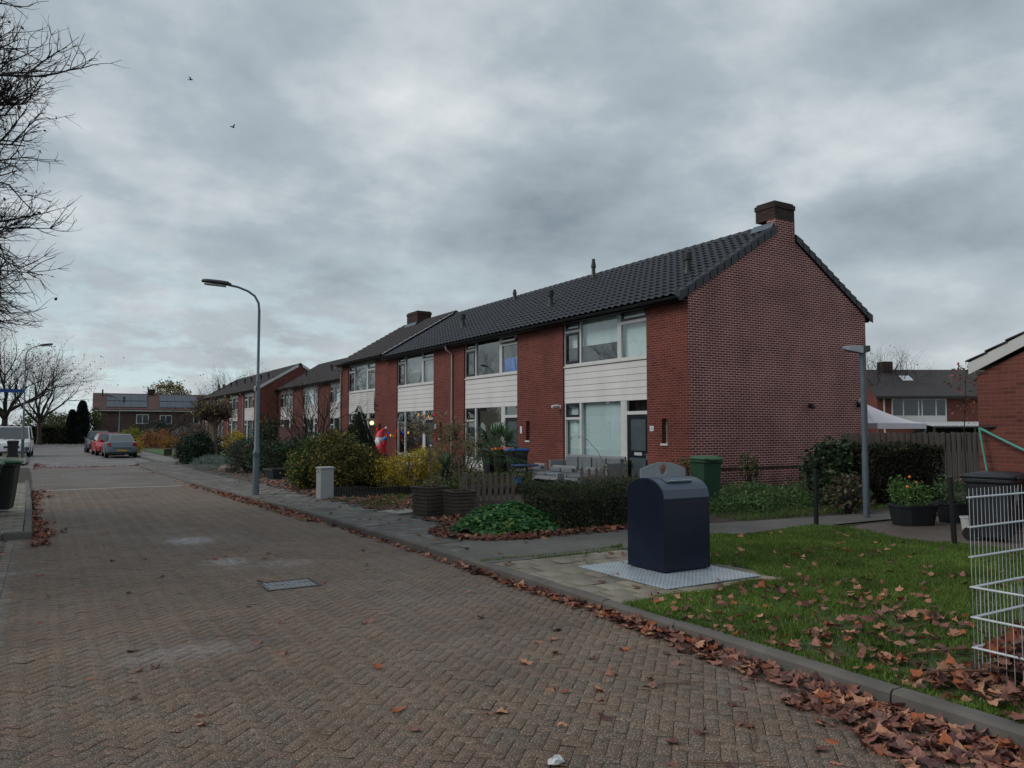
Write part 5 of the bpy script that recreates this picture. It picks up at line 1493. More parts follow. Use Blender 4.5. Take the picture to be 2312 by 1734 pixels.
shrub('garden_bush', 'leafy evergreen at the left end of the tall hedge', (15.15, 11.1, .08), [(0, 0, .75, .62, .6, .72), (-.1, -.3, .35, .6, .5, .38)], 150, 20, .1, .11, G_DARK + [lin(58, 76, 50)], None, 10)
shrub('hydrangea', 'low plant with a faded flower head at the foot of the lamp', (13.75, 9.7, .08), [(0, 0, .4, .4, .4, .4)], 40, 14, .08, .1, [lin(48, 62, 40), lin(120, 104, 84), lin(84, 76, 56)], None, 16)
for i, (lab, x, y, r, h) in enumerate((('low creeping weeds at the foot of the gable left end', 13.2, 13.4, 1.0, .22), ('clump of broad green weeds in the middle of the gable bed', 14.6, 13.2, 1.1, .26), ('broad green weeds right end of the gable bed', 16.0, 12.6, 1.2, .24), ('sprawling green weeds by the path edge', 12.2, 11.2, .9, .2), ('broad leaved weeds between the path and the gable', 13.6, 11.4, 1.1, .24))):
    shrub('weed_patch', lab, (x, y, .08), [(0, 0, h * .4, r, r * .8, h), (r * .6, .3, h * .4, r * .6, r * .6, h * .8)], 150, 14, .07, .085, [lin(62, 92, 50), lin(80, 108, 62), lin(54, 78, 44), lin(96, 112, 70)], None, 0, 'weeds along the gable wall', 'weeds', .4)
shrub('rose_bush', 'straggly small bush against the gable wall, left one', (14.3, 14.75, .08), [(0, 0, .55, .35, .2, .4)], 30, 12, .07, .07, G_MID + [lin(110, 104, 60)], None, 14)
shrub('rose_bush', 'straggly pruned bush against the gable wall, right one', (16.6, 14.7, .08), [(0, 0, .7, .32, .2, .35)], 26, 12, .07, .07, G_MID + [lin(120, 110, 70)], None, 18)

# grey board fence, white tent, flower tubs
fe = thing('board_fence', 'weathered grey vertical board fence behind the tall hedge', 'fence', (16.9, 12.0, .05))
mb = MB()
for i in range(50):
    x = i * .135; h = 1.62 + random.gauss(0, .012); y = .0 if i % 2 else .025
    mb.box(x, x + .125, y, y + .02, 0, h)
mb.build('boards', mat_boards('fence_boards', lin(112, 102, 94), .135, .006, .6, 0, .9, .14, .3), fe)
for x in (0, 2.2, 4.4, 6.7): MB().box(x - .05, x + .05, .05, .14, -.05, 1.5).build('post', WOOD_GREY, fe)
tn = thing('party_tent', 'white pop up tent roof behind the board fence', 'tent', (26.6, 18.0, 0))
TW = mat('tent_cloth', lin(206, 200, 206), .7, .06, 2)
mb = MB(); e = 1.5; zc, ze = 2.75, 1.98
for k in range(4):
    a0, a1 = PI / 4 + k * PI / 2, PI / 4 + (k + 1) * PI / 2
    c0, c1 = Vector((math.cos(a0), math.sin(a0), 0)) * e * 1.414, Vector((math.cos(a1), math.sin(a1), 0)) * e * 1.414
    N_ = 6
    for i in range(N_):
        f, g = i / N_, (i + 1) / N_; zz = lambda t: zc + (ze - zc) * (1 - (1 - t) ** 1.5)
        mb.face([c0 * f + Vector((0, 0, zz(f))), c0 * g + Vector((0, 0, zz(g))), c1 * g + Vector((0, 0, zz(g))), c1 * f + Vector((0, 0, zz(f)))])
    mb.face([c0 + Vector((0, 0, ze)), c0 + Vector((0, 0, ze - .2)), c1 + Vector((0, 0, ze - .2)), c1 + Vector((0, 0, ze))])
    MB().tube([c0 * .98, c0 * .98 + Vector((0, 0, ze - .05))], .02, 6).build('pole', GALV, tn)
mb.build('canopy', TW, tn)
TUB = mat('tub_black', lin(30, 32, 38), .6, .2, 4)
for lab, x, y, cols, fl_c in (('black tub with orange marigolds beside the lamp', 13.05, 7.95, [lin(76, 108, 56), lin(94, 124, 66)], (lin(236, 130, 40), 3)), ('black tub with faded pink flowers near the leaning post', 14.15, 7.75, [lin(62, 88, 52), lin(76, 98, 58)], (lin(130, 84, 100), 12))):
    t = thing('flower_tub', lab, 'flower tub', (x, y, .09), R(-20), 'flower tubs by the lamp')
    MB().loft([[(sx * .38 * k, sy * .24 * k, z * .85) for sx, sy in ((-1, -.6), (-.6, -1), (.6, -1), (1, -.6), (1, .6), (.6, 1), (-.6, 1), (-1, .6))] for k, z in ((.85, 0), (1, .38), (1.06, .38), (1.06, .42), (.95, .42), (.95, .36))]).build('tub', TUB, t, 30)
    p, d = blob_points([(0, 0, .5, .42, .3, .28), (-.2, .1, .62, .2, .2, .24)], 900); leaves('foliage', p, d, .07, cols, t, .35)
    fm_ = MB(); 
    for i in range(fl_c[1]): fm_.ball((random.uniform(-.3, .3), random.uniform(-.28, .1), random.uniform(.66, .84)), .026, 7, 4)
    fm_.build('flowers', mat('petal_%d' % fl_c[1], fl_c[0], .6, .15, 9), t, True)
b = bin_('dark wheelie bin with a star sticker behind the wire cage', (12.25, 6.2, .09), R(12), DGREY, DGREY, 1.02, star=True)
bin_('dark wheelie bin half hidden beside the garage wall', (13.3, 6.6, .09), R(5), BLACK, BLACK, .98)
bk = thing('bucket', 'white plastic bucket on the ground left of the starred bin', 'bucket', (12.62, 6.75, .09))
MB().lathe([(.11, 0), (.14, .26), (.15, .26), (.15, .28), (.13, .28), (.11, .1)], n=16).build('bucket_body', WHITE, bk, 40)

# brick garage with a white barge board
gr = thing('garage', 'brick outbuilding with a white barge board at the right edge', 'outbuilding', (14.6, 7.6, 0), -PI / 2)
pitch = .46
MB().prism([(0, -.2), (7, -.2), (7, 2.75), (3.5, 2.75 + 3.5 * pitch), (0, 2.75)], 'y', 0, 6).build('wall', R_BRICK, gr)
bd_ = MB()
for s in (0, 1):
    X = (lambda x: x) if s == 0 else (lambda x: 7 - x)
    bd_.loft([[(X(x), -.09, z), (X(x), -.06, z), (X(x), -.06, z + .21), (X(x), -.09, z + .21)] for x, z in ((-.1, 2.68 + .18 * pitch), (3.5, 2.68 + 3.78 * pitch))])
bd_.build('barge_board', WHITE, gr)
so2 = MB()
for s in (0, 1):
    X = (lambda x: x) if s == 0 else (lambda x: 7 - x)
    so2.loft([[(X(x), -.06, z + .1), (X(x), 6.1, z + .1), (X(x), 6.1, z + .2), (X(x), -.06, z + .2)] for x, z in ((-.1, 2.68 + .18 * pitch), (3.5, 2.68 + 3.78 * pitch))])
so2.build('roof_deck', BLACK, gr)
tm = MB()
for s in (0, 1):
    X = (lambda x: x) if s == 0 else (lambda x: 7 - x)
    for k in range(11):
        xa, xb = -.14 + k * .35, min(3.5, -.14 + (k + 1) * .35 + .03)
        z = lambda x: 2.68 + (x + .28) * pitch + .225
        for j in range(20):
            y0 = -.12 + j * .31
            tm.loft([[(X(x), y0 + .31 * f, z(x) + l + .035 * math.sin(PI * f)) for f in (0, .25, .5, .75, 1)] + [(X(x), y0 + .31, z(x) + l - .02), (X(x), y0, z(x) + l - .02)] for x, l in ((xa, .045), (xb, .01))])
tm.build('roof', TILE_OLD, gr)
ho = thing('garden_hose', 'green garden hose looped across the garage wall', 'hose', (14.5, 7.58, 0), -PI / 2)
HOSE = mat('hose_green', lin(70, 148, 134), .5, .08, 5)
def sag(a, b, s, n=12): return [Vector(a).lerp(Vector(b), i / n) - Vector((0, 0, s * math.sin(PI * i / n))) for i in range(n + 1)]
MB().tube(sag((.05, -.02, 1.78), (3.0, -.06, .75), .18), .022, 8).tube(sag((.05, -.02, 1.78), (.2, -.1, 1.0), -.0, 8), .018, 8).build('hose_line', HOSE, ho, True)
MB().tube([(.05, -.02, 1.78), (.32, .14, 1.8)], .025, 8).build('hook', BLACK, ho)
climb = shrub('climbing_plant', 'thin autumn coloured climber beside the garage roof', (15.3, 8.15, .05), [(0, 0, 2.7, .35, .3, .35), (.1, -.1, 2.1, .2, .2, .35)], 24, 10, .09, .07, [lin(120, 78, 52), lin(86, 88, 52), lin(150, 84, 70)], None, 1)

# two storey house beyond the fence
vx = Vector((39.54 - 35.14, 20.4 - 23.08, 0)).normalized(); DEP = 66 / 38.
p0 = Vector((35.14 * DEP, 23.08 * DEP, 0))
bh_ = thing('brick_house', 'brick house with white window band and skylight beyond the board fence', 'house', p0, math.atan2(vx.y, vx.x))
Wd = 13.
MB().box(0, Wd, .0, 8, 0, 4.55).build('wall', R_BRICK, bh_)
MB().prism([(0.0, 4.551), (8, 4.551), (4, 6.9)], 'x', .02, Wd - .02).build('gable_wall', R_BRICK, bh_)
rf = MB().loft([[(x, -.4, 4.45), (x, 4, 7.0), (x, 8.4, 4.45), (x, 8.4, 4.62), (x, 4, 7.2), (x, -.4, 4.62)] for x in (-.25, Wd + .3)]).build('roof', TILE_OLD, bh_)
MB().box(2.2, 3.1, 3.4, 4.5, 6.6, 7.9).build('chimney', C_BRICK, rf)
MB().loft([[(x, 2.0, 4.62 + 2.4 * .5864 + .04), (x, 2.75, 4.62 + 3.15 * .5864 + .04), (x, 2.75, 4.62 + 3.15 * .5864 + .1), (x, 2.0, 4.62 + 2.4 * .5864 + .1)] for x in (3.3, 4.2)]).build('skylight', mat('skylight', lin(196, 206, 214), .2, .05, 3), rf)
MB().box(-.3, Wd + .3, -.55, -.4, 4.38, 4.52).build('gutter', BLACK, bh_)
for x0, x1, secs in ((1.2, 5.9, (0, .95, 2.25, 2.55, 3.75, 4.7)), (9.2, 11.6, (0, .2, 1.6, 2.4))):
    f = MB(); f.box(x0, x1, -.06, -.01, 2.42, 2.95); f.box(x0, x1, -.06, -.01, 4.3, 4.42)
    for s in secs: f.box(x0 + min(s, x1 - x0 - .1), x0 + min(s, x1 - x0 - .1) + .1, -.06, -.01, 2.95, 4.3)
    w_ = f.build('window', WHITE, bh_); MB().face([(x0, -.02, 2.95), (x1, -.02, 2.95), (x1, -.02, 4.3), (x0, -.02, 4.3)]).build('pane', mat('far_pane', lin(44, 56, 62), .1, .2, .6, spec=.8), w_)
MB().box(.5, .62, -.08, -.02, .5, 4.4).build('downpipe', WHITE, bh_)
ex = thing('veranda', 'lean to veranda with corrugated roof behind the house fence', 'veranda', p0 + Vector((vx.y, -vx.x, 0)) * 3.2 + vx * 2, math.atan2(vx.y, vx.x))
mb = MB()
for j in range(34):
    x = 1 + j * .3
    mb.loft([[(x + .3 * f, y, z + .05 * math.sin(PI * f)) for f in (0, .25, .5, .75, 1)] + [(x + .3, y, z - .04), (x, y, z - .04)] for y, z in ((0, 2.05), (3.1, 2.4))])
mb.build('roof', mat('corrugated', lin(170, 172, 174), .6, .1, 3), ex)
MB().box(1, 11.2, -.03, .02, 1.88, 2.0).build('beam', BLACK, ex)
for x in (1.1, 4.4, 7.7, 11): MB().box(x - .06, x + .06, 0, .1, 0, 1.88).build('post', WOOD_DARK, ex)
MB().face([(1, 3.0, 0), (11, 3.0, 0), (11, 3.0, 1.9), (1, 3.0, 1.9)]).build('shade_wall', DARK_BACK, ex)
MB().ball((7.0, .3, 1.72), .16, 10, 6).build('lamp_globe', mat_emit('veranda_lamp', lin(255, 200, 110), 4.), ex, True)
nb = thing('brick_house', 'low brick house with white verge left of the tent', 'house', p0 - vx * 7 + Vector((0, 2, 0)), math.atan2(vx.y, vx.x))
MB().prism([(-.0, 0), (7.5, 0), (7.5, 2.8), (3.5, 4.6), (0, 2.8)], 'y', 0, 8).build('wall', R_BRICK, nb)
MB().loft([[(-.3, y, 2.75), (3.5, y, 4.65), (7.8, y, 2.75), (7.8, y, 2.95), (3.5, y, 4.85), (-.3, y, 2.95)] for y in (-.2, 8.2)]).build('roof', TILE_OLD, nb)
MB().loft([[(3.4, -.26, 4.5), (3.4, -.22, 4.5), (3.4, -.22, 4.78), (3.4, -.26, 4.78)], [(7.8, -.26, 2.65), (7.8, -.22, 2.65), (7.8, -.22, 2.93), (7.8, -.26, 2.93)]]).build('verge_board', WHITE, nb)

# wire cage with its heap of leaves
WIRE = mat('galvanised_wire', lin(192, 198, 204), .45, .12, 9, metal=.2)
cg = thing('leaf_cage', 'galvanised wire mesh leaf cage at the kerb, front side half height', 'wire cage', (5.38, 2.88, .06))
def mesh_panel(name, L, H, ax):
    mb = MB(); P = (lambda s, z: (s, 0, z)) if ax == 'x' else (lambda s, z: (0, -s, z))
    for i in range(int(L / .05) + 1): mb.tube([P(i * .05, .0), P(i * .05, H)], .0018, 5)
    off = .008
    for j in range(int(round(H / .2)) + 1):
        z = .03 + j * .2
        for o in (-off, off):
            a, b = Vector(P(-.01, z)), Vector(P(L + .01, z)); d = Vector((0, o, 0)) if ax == 'x' else Vector((o, 0, 0))
            mb.tube([a + d, b + d], .006, 6)
    return mb.build(name, WIRE, cg, True)
mesh_panel('back_panel', 1.15, 1.29, 'x'); mesh_panel('side_panel', 1.3, .69, 'y')

# ================================================================== FAR END AND TREES
bh_ = thing('brick_house', 'brown brick double house with solar panels closing the street', 'house', (5.81, 119.4, 0), R(-3))
Wd = 17.
MB().box(0, Wd, 0, 8, 0, 4.45).build('wall', B_BRICK, bh_); MB().prism([(0, 4.452), (8, 4.452), (4, 6.7)], 'x', .02, Wd - .02).build('gable_wall', B_BRICK, bh_)
rf = MB().loft([[(x, -.35, 4.4), (x, 4, 6.75), (x, 8.35, 4.4), (x, 8.35, 4.56), (x, 4, 6.93), (x, -.35, 4.56)] for x in (-.2, Wd + .3)]).build('roof', TILE_RED, bh_)
sl_ = 2.37 / 4.35
def on_roof(x0, x1, f0, f1, lift): return [(x, -.35 + 4.35 * f, 4.56 + 2.37 * f + lift) for x, f in ((x0, f0), (x1, f0), (x1, f1), (x0, f1))]
SOL = mat('solar_panel', lin(46, 56, 70), .18, .1, .8, spec=.8)
for x0, n in ((1.5, 5), (8.2, 5)):
    for r in range(2):
        for i in range(n):
            a, b = x0 + i * 1.02 + .01 + r * .05, x0 + (i + 1) * 1.02 - .01 + r * .05; f0, f1 = (.10, .46) if r == 0 else (.50, .88)
            MB().loft([on_roof(a, b, f0, f1, .06), on_roof(a, b, f0, f1, .10)]).build('solar_panel', SOL, rf)
MB().box(6.8, 7.7, 3.6, 4.7, 6.3, 7.6).build('chimney', C_BRICK, rf); MB().lathe([(.1, 0), (.1, 1.1)], (1.0, 3.2, 6.3), 8).build('flue', BLACK, rf)
MB().lathe([(.12, 0), (.1, .35), (.16, .36), (.16, .55)], (3.7, 1.9, 5.8), 8).build('flue', BLACK, rf)
MB().box(-.2, Wd + .3, -.5, -.35, 4.3, 4.42).build('gutter', WHITE, bh_)
def far_win(x0, x1, z0, z1):
    f = MB(); ring(f, -.06, -.01, 0, 0, 0, 0, 0) if False else None
    f.box(x0, x1, -.06, -.01, z0, z0 + .12); f.box(x0, x1, -.06, -.01, z1 - .12, z1)
    for x in (x0, (x0 + x1) / 2 - .06, x1 - .12): f.box(x, x + .12, -.06, -.01, z0 + .12, z1 - .12)
    w_ = f.build('window', WHITE, bh_); MB().face([(x0, -.02, z0), (x1, -.02, z0), (x1, -.02, z1), (x0, -.02, z1)]).build('pane', mat('far_pane2', lin(44, 52, 62), .15, .3, .8, spec=.7), w_)
far_win(5.2, 6.8, 2.55, 3.9); far_win(8.2, 9.8, 2.5, 3.8); far_win(.4, .9, 3.0, 4.1); far_win(3.0, 3.9, .5, 1.3); far_win(12.6, 14.2, 2.5, 3.9)
gs = thing('garage', 'low grey garage with pale doors beside the brown house', 'garage', (10.2, 108, 0), R(-31))
MB().box(0, 5.5, 0, 5, 0, 2.1).build('wall', mat_boards('garage_board', lin(120, 116, 112), .3, .02, .6, 2), gs); MB().box(-.1, 5.6, -.1, 5.1, 2.102, 2.25).build('roof', BLACK, gs)

LFA = [lin(58, 46, 34), lin(76, 56, 36), lin(48, 40, 32)]
# big overhanging plane tree: its trunk stands left of the frame
def plane_tree():
    random.seed(9); t = thing('plane_tree', 'big bare tree whose branches reach in from the left edge', 'tree', (-6.05, 15.6, .05))
    MB().tube([(0, 0, -.1), (.02, .05, 2), (-.05, 0, 5), (.1, .05, 8.5), (.05, 0, 12)], [.36, .28, .22, .13, .04], 12).build('trunk', BARK, t, True)
    mb = MB(); tips = []
    def arc(p, d, L, r0, r1, n, wob, bend):
        pts = [Vector(p)]; rad = [r0]; d = Vector(d).normalized()
        for i in range(n):
            d = (d + Vector((random.gauss(0, wob), random.gauss(0, wob), random.gauss(0, wob) + bend))).normalized()
            pts.append(pts[-1] + d * L / n); rad.append(r0 + (r1 - r0) * (i + 1) / n)
        mb.tube(pts, rad, 7 if r0 > .03 else 4 if r0 > .01 else 3, cap=False); return pts
    def off(d, a0, a1):
        d = d.normalized(); a = R(random.uniform(a0, a1)); o = d.orthogonal().normalized(); o.rotate(Matrix.Rotation(random.uniform(0, 2 * PI), 3, d)); return d * math.cos(a) + o * math.sin(a)
    NL = 150
    for i in range(NL):
        h = 2.6 + 9.0 * ((i * .618) % 1); az = R(random.uniform(-80, 80)) if i % 5 else R(random.uniform(110, 285))
        reach = float(np.interp(h, [2.6, 4, 5.2, 6.6, 8, 11.6], [5.7, 5.9, 6.4, 5.9, 4.9, 4.2])) * random.uniform(.84, 1.0)
        el = .18 + .06 * (h - 3); bend = .0 if h > 5.5 else -.05
        P = arc((0, 0, h), (math.cos(az), math.sin(az), el), reach * math.hypot(1, el) * .97, .085, .012, 9, .05, bend)
        for j in range(15):
            f = .34 + .66 * (j + random.random()) / 15; k = min(int(f * 9), 8); q = P[k].lerp(P[k + 1], f * 9 - k); d = P[k + 1] - P[k]
            S = arc(q, off(d, 22, 55) + Vector((0, 0, .3 if h > 5 else .02)), (2.0 * (1.15 - f) + .55) * random.uniform(.7, 1.1), .020, .005, 5, .10, .03 if h > 5.5 else -.05)
            for m in range(7):
                a_ = random.randrange(1, 5); T = arc(S[a_], off(S[a_] - S[a_ - 1], 20, 50) + Vector((0, 0, .1)), random.uniform(.35, .8), .009, .004, 4, .24, .05)
                tips.append((T[-1], (T[-1] - T[-2]).normalized()))
                for w in range(3):
                    a2 = random.randrange(1, 4); W = arc(T[a2], off(T[a2] - T[a2 - 1], 20, 55), random.uniform(.15, .42), .005, .002, 3, .28, .04); tips.append((W[-1], (W[-1] - W[-2]).normalized()))
    c = mb.build('crown', TWIG, t, True)
    k = RNG.choice(len(tips), 3600); D = np.array([tips[i][1] for i in k]); Pt = np.array([tips[i][0] for i in k]) + RNG.normal(size=(3600, 3)) * .03
    leaves('leaves', Pt, D, .075, LFA, c, .6, .4)


plane_tree()
bare_tree('plane_tree', 'tall bare tree left of the street behind the van', (-3.6, 100, 0), 15.0, .34, 5, 31, 'bare trees at the far left', LFA, 500, leaf_size=.18, trunkL=.24, split=(2, 3), ang=(14, 36), nfork=9, ratio=.66, fork_ang=(8, 62))
bare_tree('plane_tree', 'bare tree behind the blue sign with fine drooping twigs', (-.4, 106, 0), 13.0, .28, 5, 32, 'bare trees at the far left', [lin(110, 104, 54), lin(90, 86, 48)], 1400, leaf_size=.18, trunkL=.24, split=(2, 3), ang=(18, 42), nfork=9, ratio=.64, fork_ang=(8, 66))
bare_tree('plane_tree', 'smaller bare tree at the far left edge behind the van', (-6.8, 98, 0), 12.5, .3, 5, 33, 'bare trees at the far left', LFA, 400, leaf_size=.18, trunkL=.24, split=(2, 3), ang=(16, 38), nfork=8, ratio=.65)
for k, (lab, x, y, H, sd) in enumerate((('bare tree rising behind the far row roof', 21, 101, 10.5, 41), ('thin bare tree behind the far row, right of the lamp', 26, 104, 10.0, 42), ('low bare tree at the left end of the far row', 17.4, 103, 7.2, 43))):
    bare_tree('bare_tree', lab, (x, y, 0), H, .32, 4, sd, 'bare trees behind the far row', [lin(120, 104, 60)], 160, leaf_size=.2, trunkL=.22, split=(2, 3), ang=(14, 30), nfork=8, up=.12)
bare_tree('bare_tree', 'round bare tree behind the houses between gable and brick house', (65.0, 42.0, 0), 10.6, .34, 5, 51, None, [lin(96, 86, 66)], 120, leaf_size=.16, trunkL=.22, split=(2, 3), ang=(18, 40), nfork=9, ratio=.66, up=.05)
bare_tree('garden_tree', 'gnarled bare fruit tree in front of the brown house', (10.9, 84, 0), 5.2, .2, 4, 61, None, [lin(80, 60, 44)], 120, leaf_size=.12, trunkL=.3, split=(2, 3), ang=(25, 60), nfork=5, up=.0, fork_ang=(40, 80))
def crown_tree(name, label, loc, H, blobs, ncl, per, spread, size, cols, group=None):
    t = thing(name, label, 'tree', loc, 0, group)
    MB().tube([(0, 0, -.1), (.05, 0, H * .3), (0, .05, H * .7)], [.26, .2, .08], 8).build('trunk', BARK, t)
    p, d = clump_points(blobs, ncl, per, spread, .8); leaves('crown', p, d, size, cols, t, .6)
crown_tree('autumn_tree', 'rounded yellow brown tree behind the brown house', (17.8, 141, 0), 10.2, [(0, 0, 7, 3.4, 3, 2.9), (-1.5, 0, 6, 2.2, 2, 2.2), (1.8, 0, 6, 2.2, 2, 2)], 380, 20, .4, .3, [lin(112, 100, 52), lin(94, 88, 50), lin(128, 106, 52), lin(76, 76, 46)])
for i, (lab, x, y, r, h) in enumerate((('leafy green tree left of the tall cypresses', 1.9, 112, 2.0, 3.4), ('small yellow green tree beside the brown house gable', 4.9, 116, 1.6, 4.0), ('green tree behind the far hedge', -.6, 118, 2.4, 3.8))):
    crown_tree('leafy_tree', lab, (x, y, 0), h, [(0, 0, h * .6, r, r, h * .45), (r * .5, 0, h * .8, r * .6, r * .6, h * .3)], 170, 16, .3, .24, [lin(70, 82, 46), lin(90, 92, 50), lin(56, 70, 42)], 'leafy trees at the end of the street')
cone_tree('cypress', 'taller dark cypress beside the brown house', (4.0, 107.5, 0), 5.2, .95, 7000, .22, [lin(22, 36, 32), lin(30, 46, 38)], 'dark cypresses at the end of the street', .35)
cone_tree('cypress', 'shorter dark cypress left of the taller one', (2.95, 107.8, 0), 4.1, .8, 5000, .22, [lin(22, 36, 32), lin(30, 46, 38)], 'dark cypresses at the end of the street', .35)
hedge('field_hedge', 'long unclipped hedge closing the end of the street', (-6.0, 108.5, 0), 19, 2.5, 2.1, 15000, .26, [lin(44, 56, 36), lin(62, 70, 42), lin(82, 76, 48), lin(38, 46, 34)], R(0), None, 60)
# planting before the brown house
for nm, lab, x, y, blobs, cols, sz in (
    ('garden_bush', 'rounded yellow green bush before the brown house', 7.1, 80, [(0, 0, .9, 1.0, 1, .85)], [lin(110, 118, 48), lin(132, 130, 50)], .14),
    ('garden_bush', 'rust orange bush before the brown house', 9.0, 78, [(0, 0, .9, 1.3, 1.2, .9), (.5, 0, .7, 1.3, 1.2, .6)], [lin(140, 88, 54), lin(120, 76, 50), lin(150, 108, 66)], .14),
    ('garden_bush', 'dark bluish evergreen between the orange bush and the house', 9.6, 84, [(0, 0, 1.4, 1.8, 1.6, 1.4)], [lin(36, 50, 46), lin(48, 62, 54)], .18),
    ('garden_bush', 'low amber bush by the lawn', 10.0, 74, [(0, 0, .5, 1.3, 1.0, .55)], [lin(146, 104, 50), lin(110, 92, 50)], .14),
    ('garden_bush', 'dark round bush by the parked silver car', 8.2, 82, [(0, 0, .8, 1.0, 1.0, .8)], [lin(34, 48, 36), lin(46, 58, 40)], .14),
    ('garden_bush', 'tiny gold bush just behind the silver car', 5.6, 61, [(0, 0, .4, .35, .4, .45)], [lin(190, 150, 50), lin(150, 130, 50)], .1)):
    shrub(nm, lab, (x, y, .05), blobs, 130, 16, .18, sz, cols, None, 0)
LG_ = mat('far_lawn', lin(58, 88, 38), .95, .3, 1.5)
sheet('lawn', [(6.7, 50), (11, 50), (12, 72), (6.8, 72)], .1, LG_)
bt = thing('garden_bench', 'low dark bench on the pavement side of the far lawn', 'bench', (6.9, 54, .1), R(0))
MB().box(-.2, .2, -.7, .7, .38, .43).build('seat', WOOD_DARK, bt)
for y in (-.6, .6): MB().box(-.16, .16, y - .03, y + .03, 0, .38).build('leg', WOOD_DARK, bt)

# the other side of the street, outside the frame but mirrored in the window panes
for k in range(5):
    o = copy_tree((hC, hB)[k % 2]); o.location = (-21, 38 + 7.2 * (k + 1), 0); o.rotation_euler = (0, 0, PI)
    tag(o, 'brick terraced house across the street, seen only as a reflection', 'house', 'terraced houses across the street')
src = bare_tree('bare_tree', 'bare tree across the street, seen only mirrored in the windows', (-9.5, 46, 0), 11.5, .24, 4, 71, 'bare trees across the street', None, 0, trunkL=.25, split=(2, 3), ang=(18, 40), nfork=6)
for x, y, rz in ((-9.0, 60, 1.), (-10.5, 74, 2.2), (-9.5, 36, 3.3), (-9.5, 92, 4.)):
    o = copy_tree(src); o.location = (x, y, 0); o.rotation_euler = (0, 0, rz)

# ================================================================== FALLEN LEAVES
def leaf_outline(seed):
    r = np.random.default_rng(seed)
    # five lobed plane leaf: (angle, radius)
    pr = [(-90, .28), (-62, .50), (-35, .78), (-18, .60), (-2, .62), (12, .95), (30, .68), (55, .74), (74, .80), (90, 1.08), (106, .80), (125, .74), (150, .68), (168, .95), (182, .62), (198, .60), (215, .78), (242, .50)]
    p = np.array([(rr * r.uniform(.85, 1.12) * math.cos(R(a)), rr * r.uniform(.85, 1.12) * math.sin(R(a))) for a, rr in pr])
    rad = np.hypot(p[:, 0], p[:, 1])
    ca, cb, cc = r.uniform(.1, .8), r.uniform(-.4, .7), r.uniform(0, 2 * PI)
    z = ca * p[:, 0] ** 2 * r.choice([1, 1, -.5]) + cb * p[:, 1] ** 2 + .10 * np.sin(np.arctan2(p[:, 1], p[:, 0]) * 3 + cc) * rad + r.normal(0, .03, len(p))
    v = np.concatenate([[(0, 0, 0.02)], np.column_stack([p, z])])
    mid = np.column_stack([p * .55, z * .3 + r.normal(0, .03, len(p))])
    v = np.concatenate([v, mid]); n = len(p)
    f = []
    for i in range(n):
        j = (i + 1) % n
        f.append((0, 1 + n + i, 1 + n + j)); f.append((1 + n + i, 1 + i, 1 + j)); f.append((1 + n + i, 1 + j, 1 + n + j))
    return v, np.array(f)


VAR = [leaf_outline(100 + i) for i in range(8)]
LC = [lin(150, 104, 86), lin(128, 86, 74), lin(100, 66, 60), lin(176, 130, 104), lin(142, 100, 90), lin(88, 62, 60), lin(124, 92, 84), lin(148, 86, 58)]
LD = []      # (x, y, z, rz, tiltx, tilty, size, colour index, variant, zone)


def drop(n, fx, zone, size=(.04, .075), pile=0., tilt=.28, cw=None, zf=None):
    for i in range(n):
        x, y = fx()
        z = zf(x, y) if zf else 0.
        z += .008 + (random.random() ** 1.5 * pile)
        LD.append((x, y, z, random.uniform(0, 2 * PI), random.gauss(0, tilt), random.gauss(0, tilt), random.uniform(*size), random.choices(range(8), cw)[0], random.randrange(8), zone))


random.seed(77)
def gutter(y0, y1, w0, w1, p=1.6):
    def f():
        y = random.uniform(y0, y1); t = (y - y0) / (y1 - y0); w = w0 + (w1 - w0) * t
        return xk(y) - .03 - w * random.random() ** p, y
    return f
drop(640, gutter(1.2, 3.4, 1.05, .5, 1.35), 'gutter', (.035, .078), pile=.035, tilt=.24)
drop(250, gutter(3.2, 5.6, .36, .16, 1.7), 'gutter', (.045, .075), pile=.05)
drop(210, gutter(5.4, 9, .15, .10), 'gutter', (.04, .07), pile=.04)
drop(130, gutter(9, 15, .10, .12), 'gutter', (.035, .06), pile=.02)
drop(520, gutter(14.5, 22, .30, .28), 'gutter', (.035, .06), pile=.04)
drop(420, gutter(22, 41, .24, .30), 'gutter', (.045, .07), pile=.04)
def lk(y0, y1, w):
    def f():
        y = random.uniform(y0, y1); return np.interp(y, [14.7, 30], [-.1, -.35]) + .03 + w * random.random() ** 1.7 * (.6 + .4 * math.sin(y * 3)), y
    return f
drop(260, lk(13.6, 17.2, .50), 'left', (.04, .07), pile=.05)
drop(110, lk(17.2, 22, .25), 'left', (.04, .065), pile=.02)
drop(160, lk(22.3, 25.6, .5), 'left', (.045, .07), pile=.05)
drop(140, lk(38, 46, .6), 'left', (.05, .08), pile=.03)
drop(160, lambda: (random.uniform(-.3, 4.2), 41.2 + random.gauss(0, .2)), 'left', (.05, .08), tilt=.2)
def lawnz(x, y): return float(lawn_h(x, y)) + .012
def on_lawn(x0, x1, y0, y1, p=1.):
    def f():
        while True:
            x = x0 + (x1 - x0) * random.random() ** p; y = random.uniform(y0, y1)
            if in_lawn(np.array(x), np.array(y)): return x, y
    return f
CWL = [4, 3, 2, 4, 3, 2, 2, 2]
drop(280, on_lawn(4.76, 6.6, 1.4, 4.2, 1.2), 'lawn', (.03, .07), pile=.03, tilt=.4, cw=CWL, zf=lawnz)
drop(170, on_lawn(4.76, 7.4, 3.6, 5.8, 1.4), 'lawn', (.03, .06), pile=.015, tilt=.4, cw=CWL, zf=lawnz)
drop(110, on_lawn(5.5, 9.6, 2.6, 7.2, 1.2), 'lawn', (.035, .06), tilt=.4, cw=CWL, zf=lawnz)
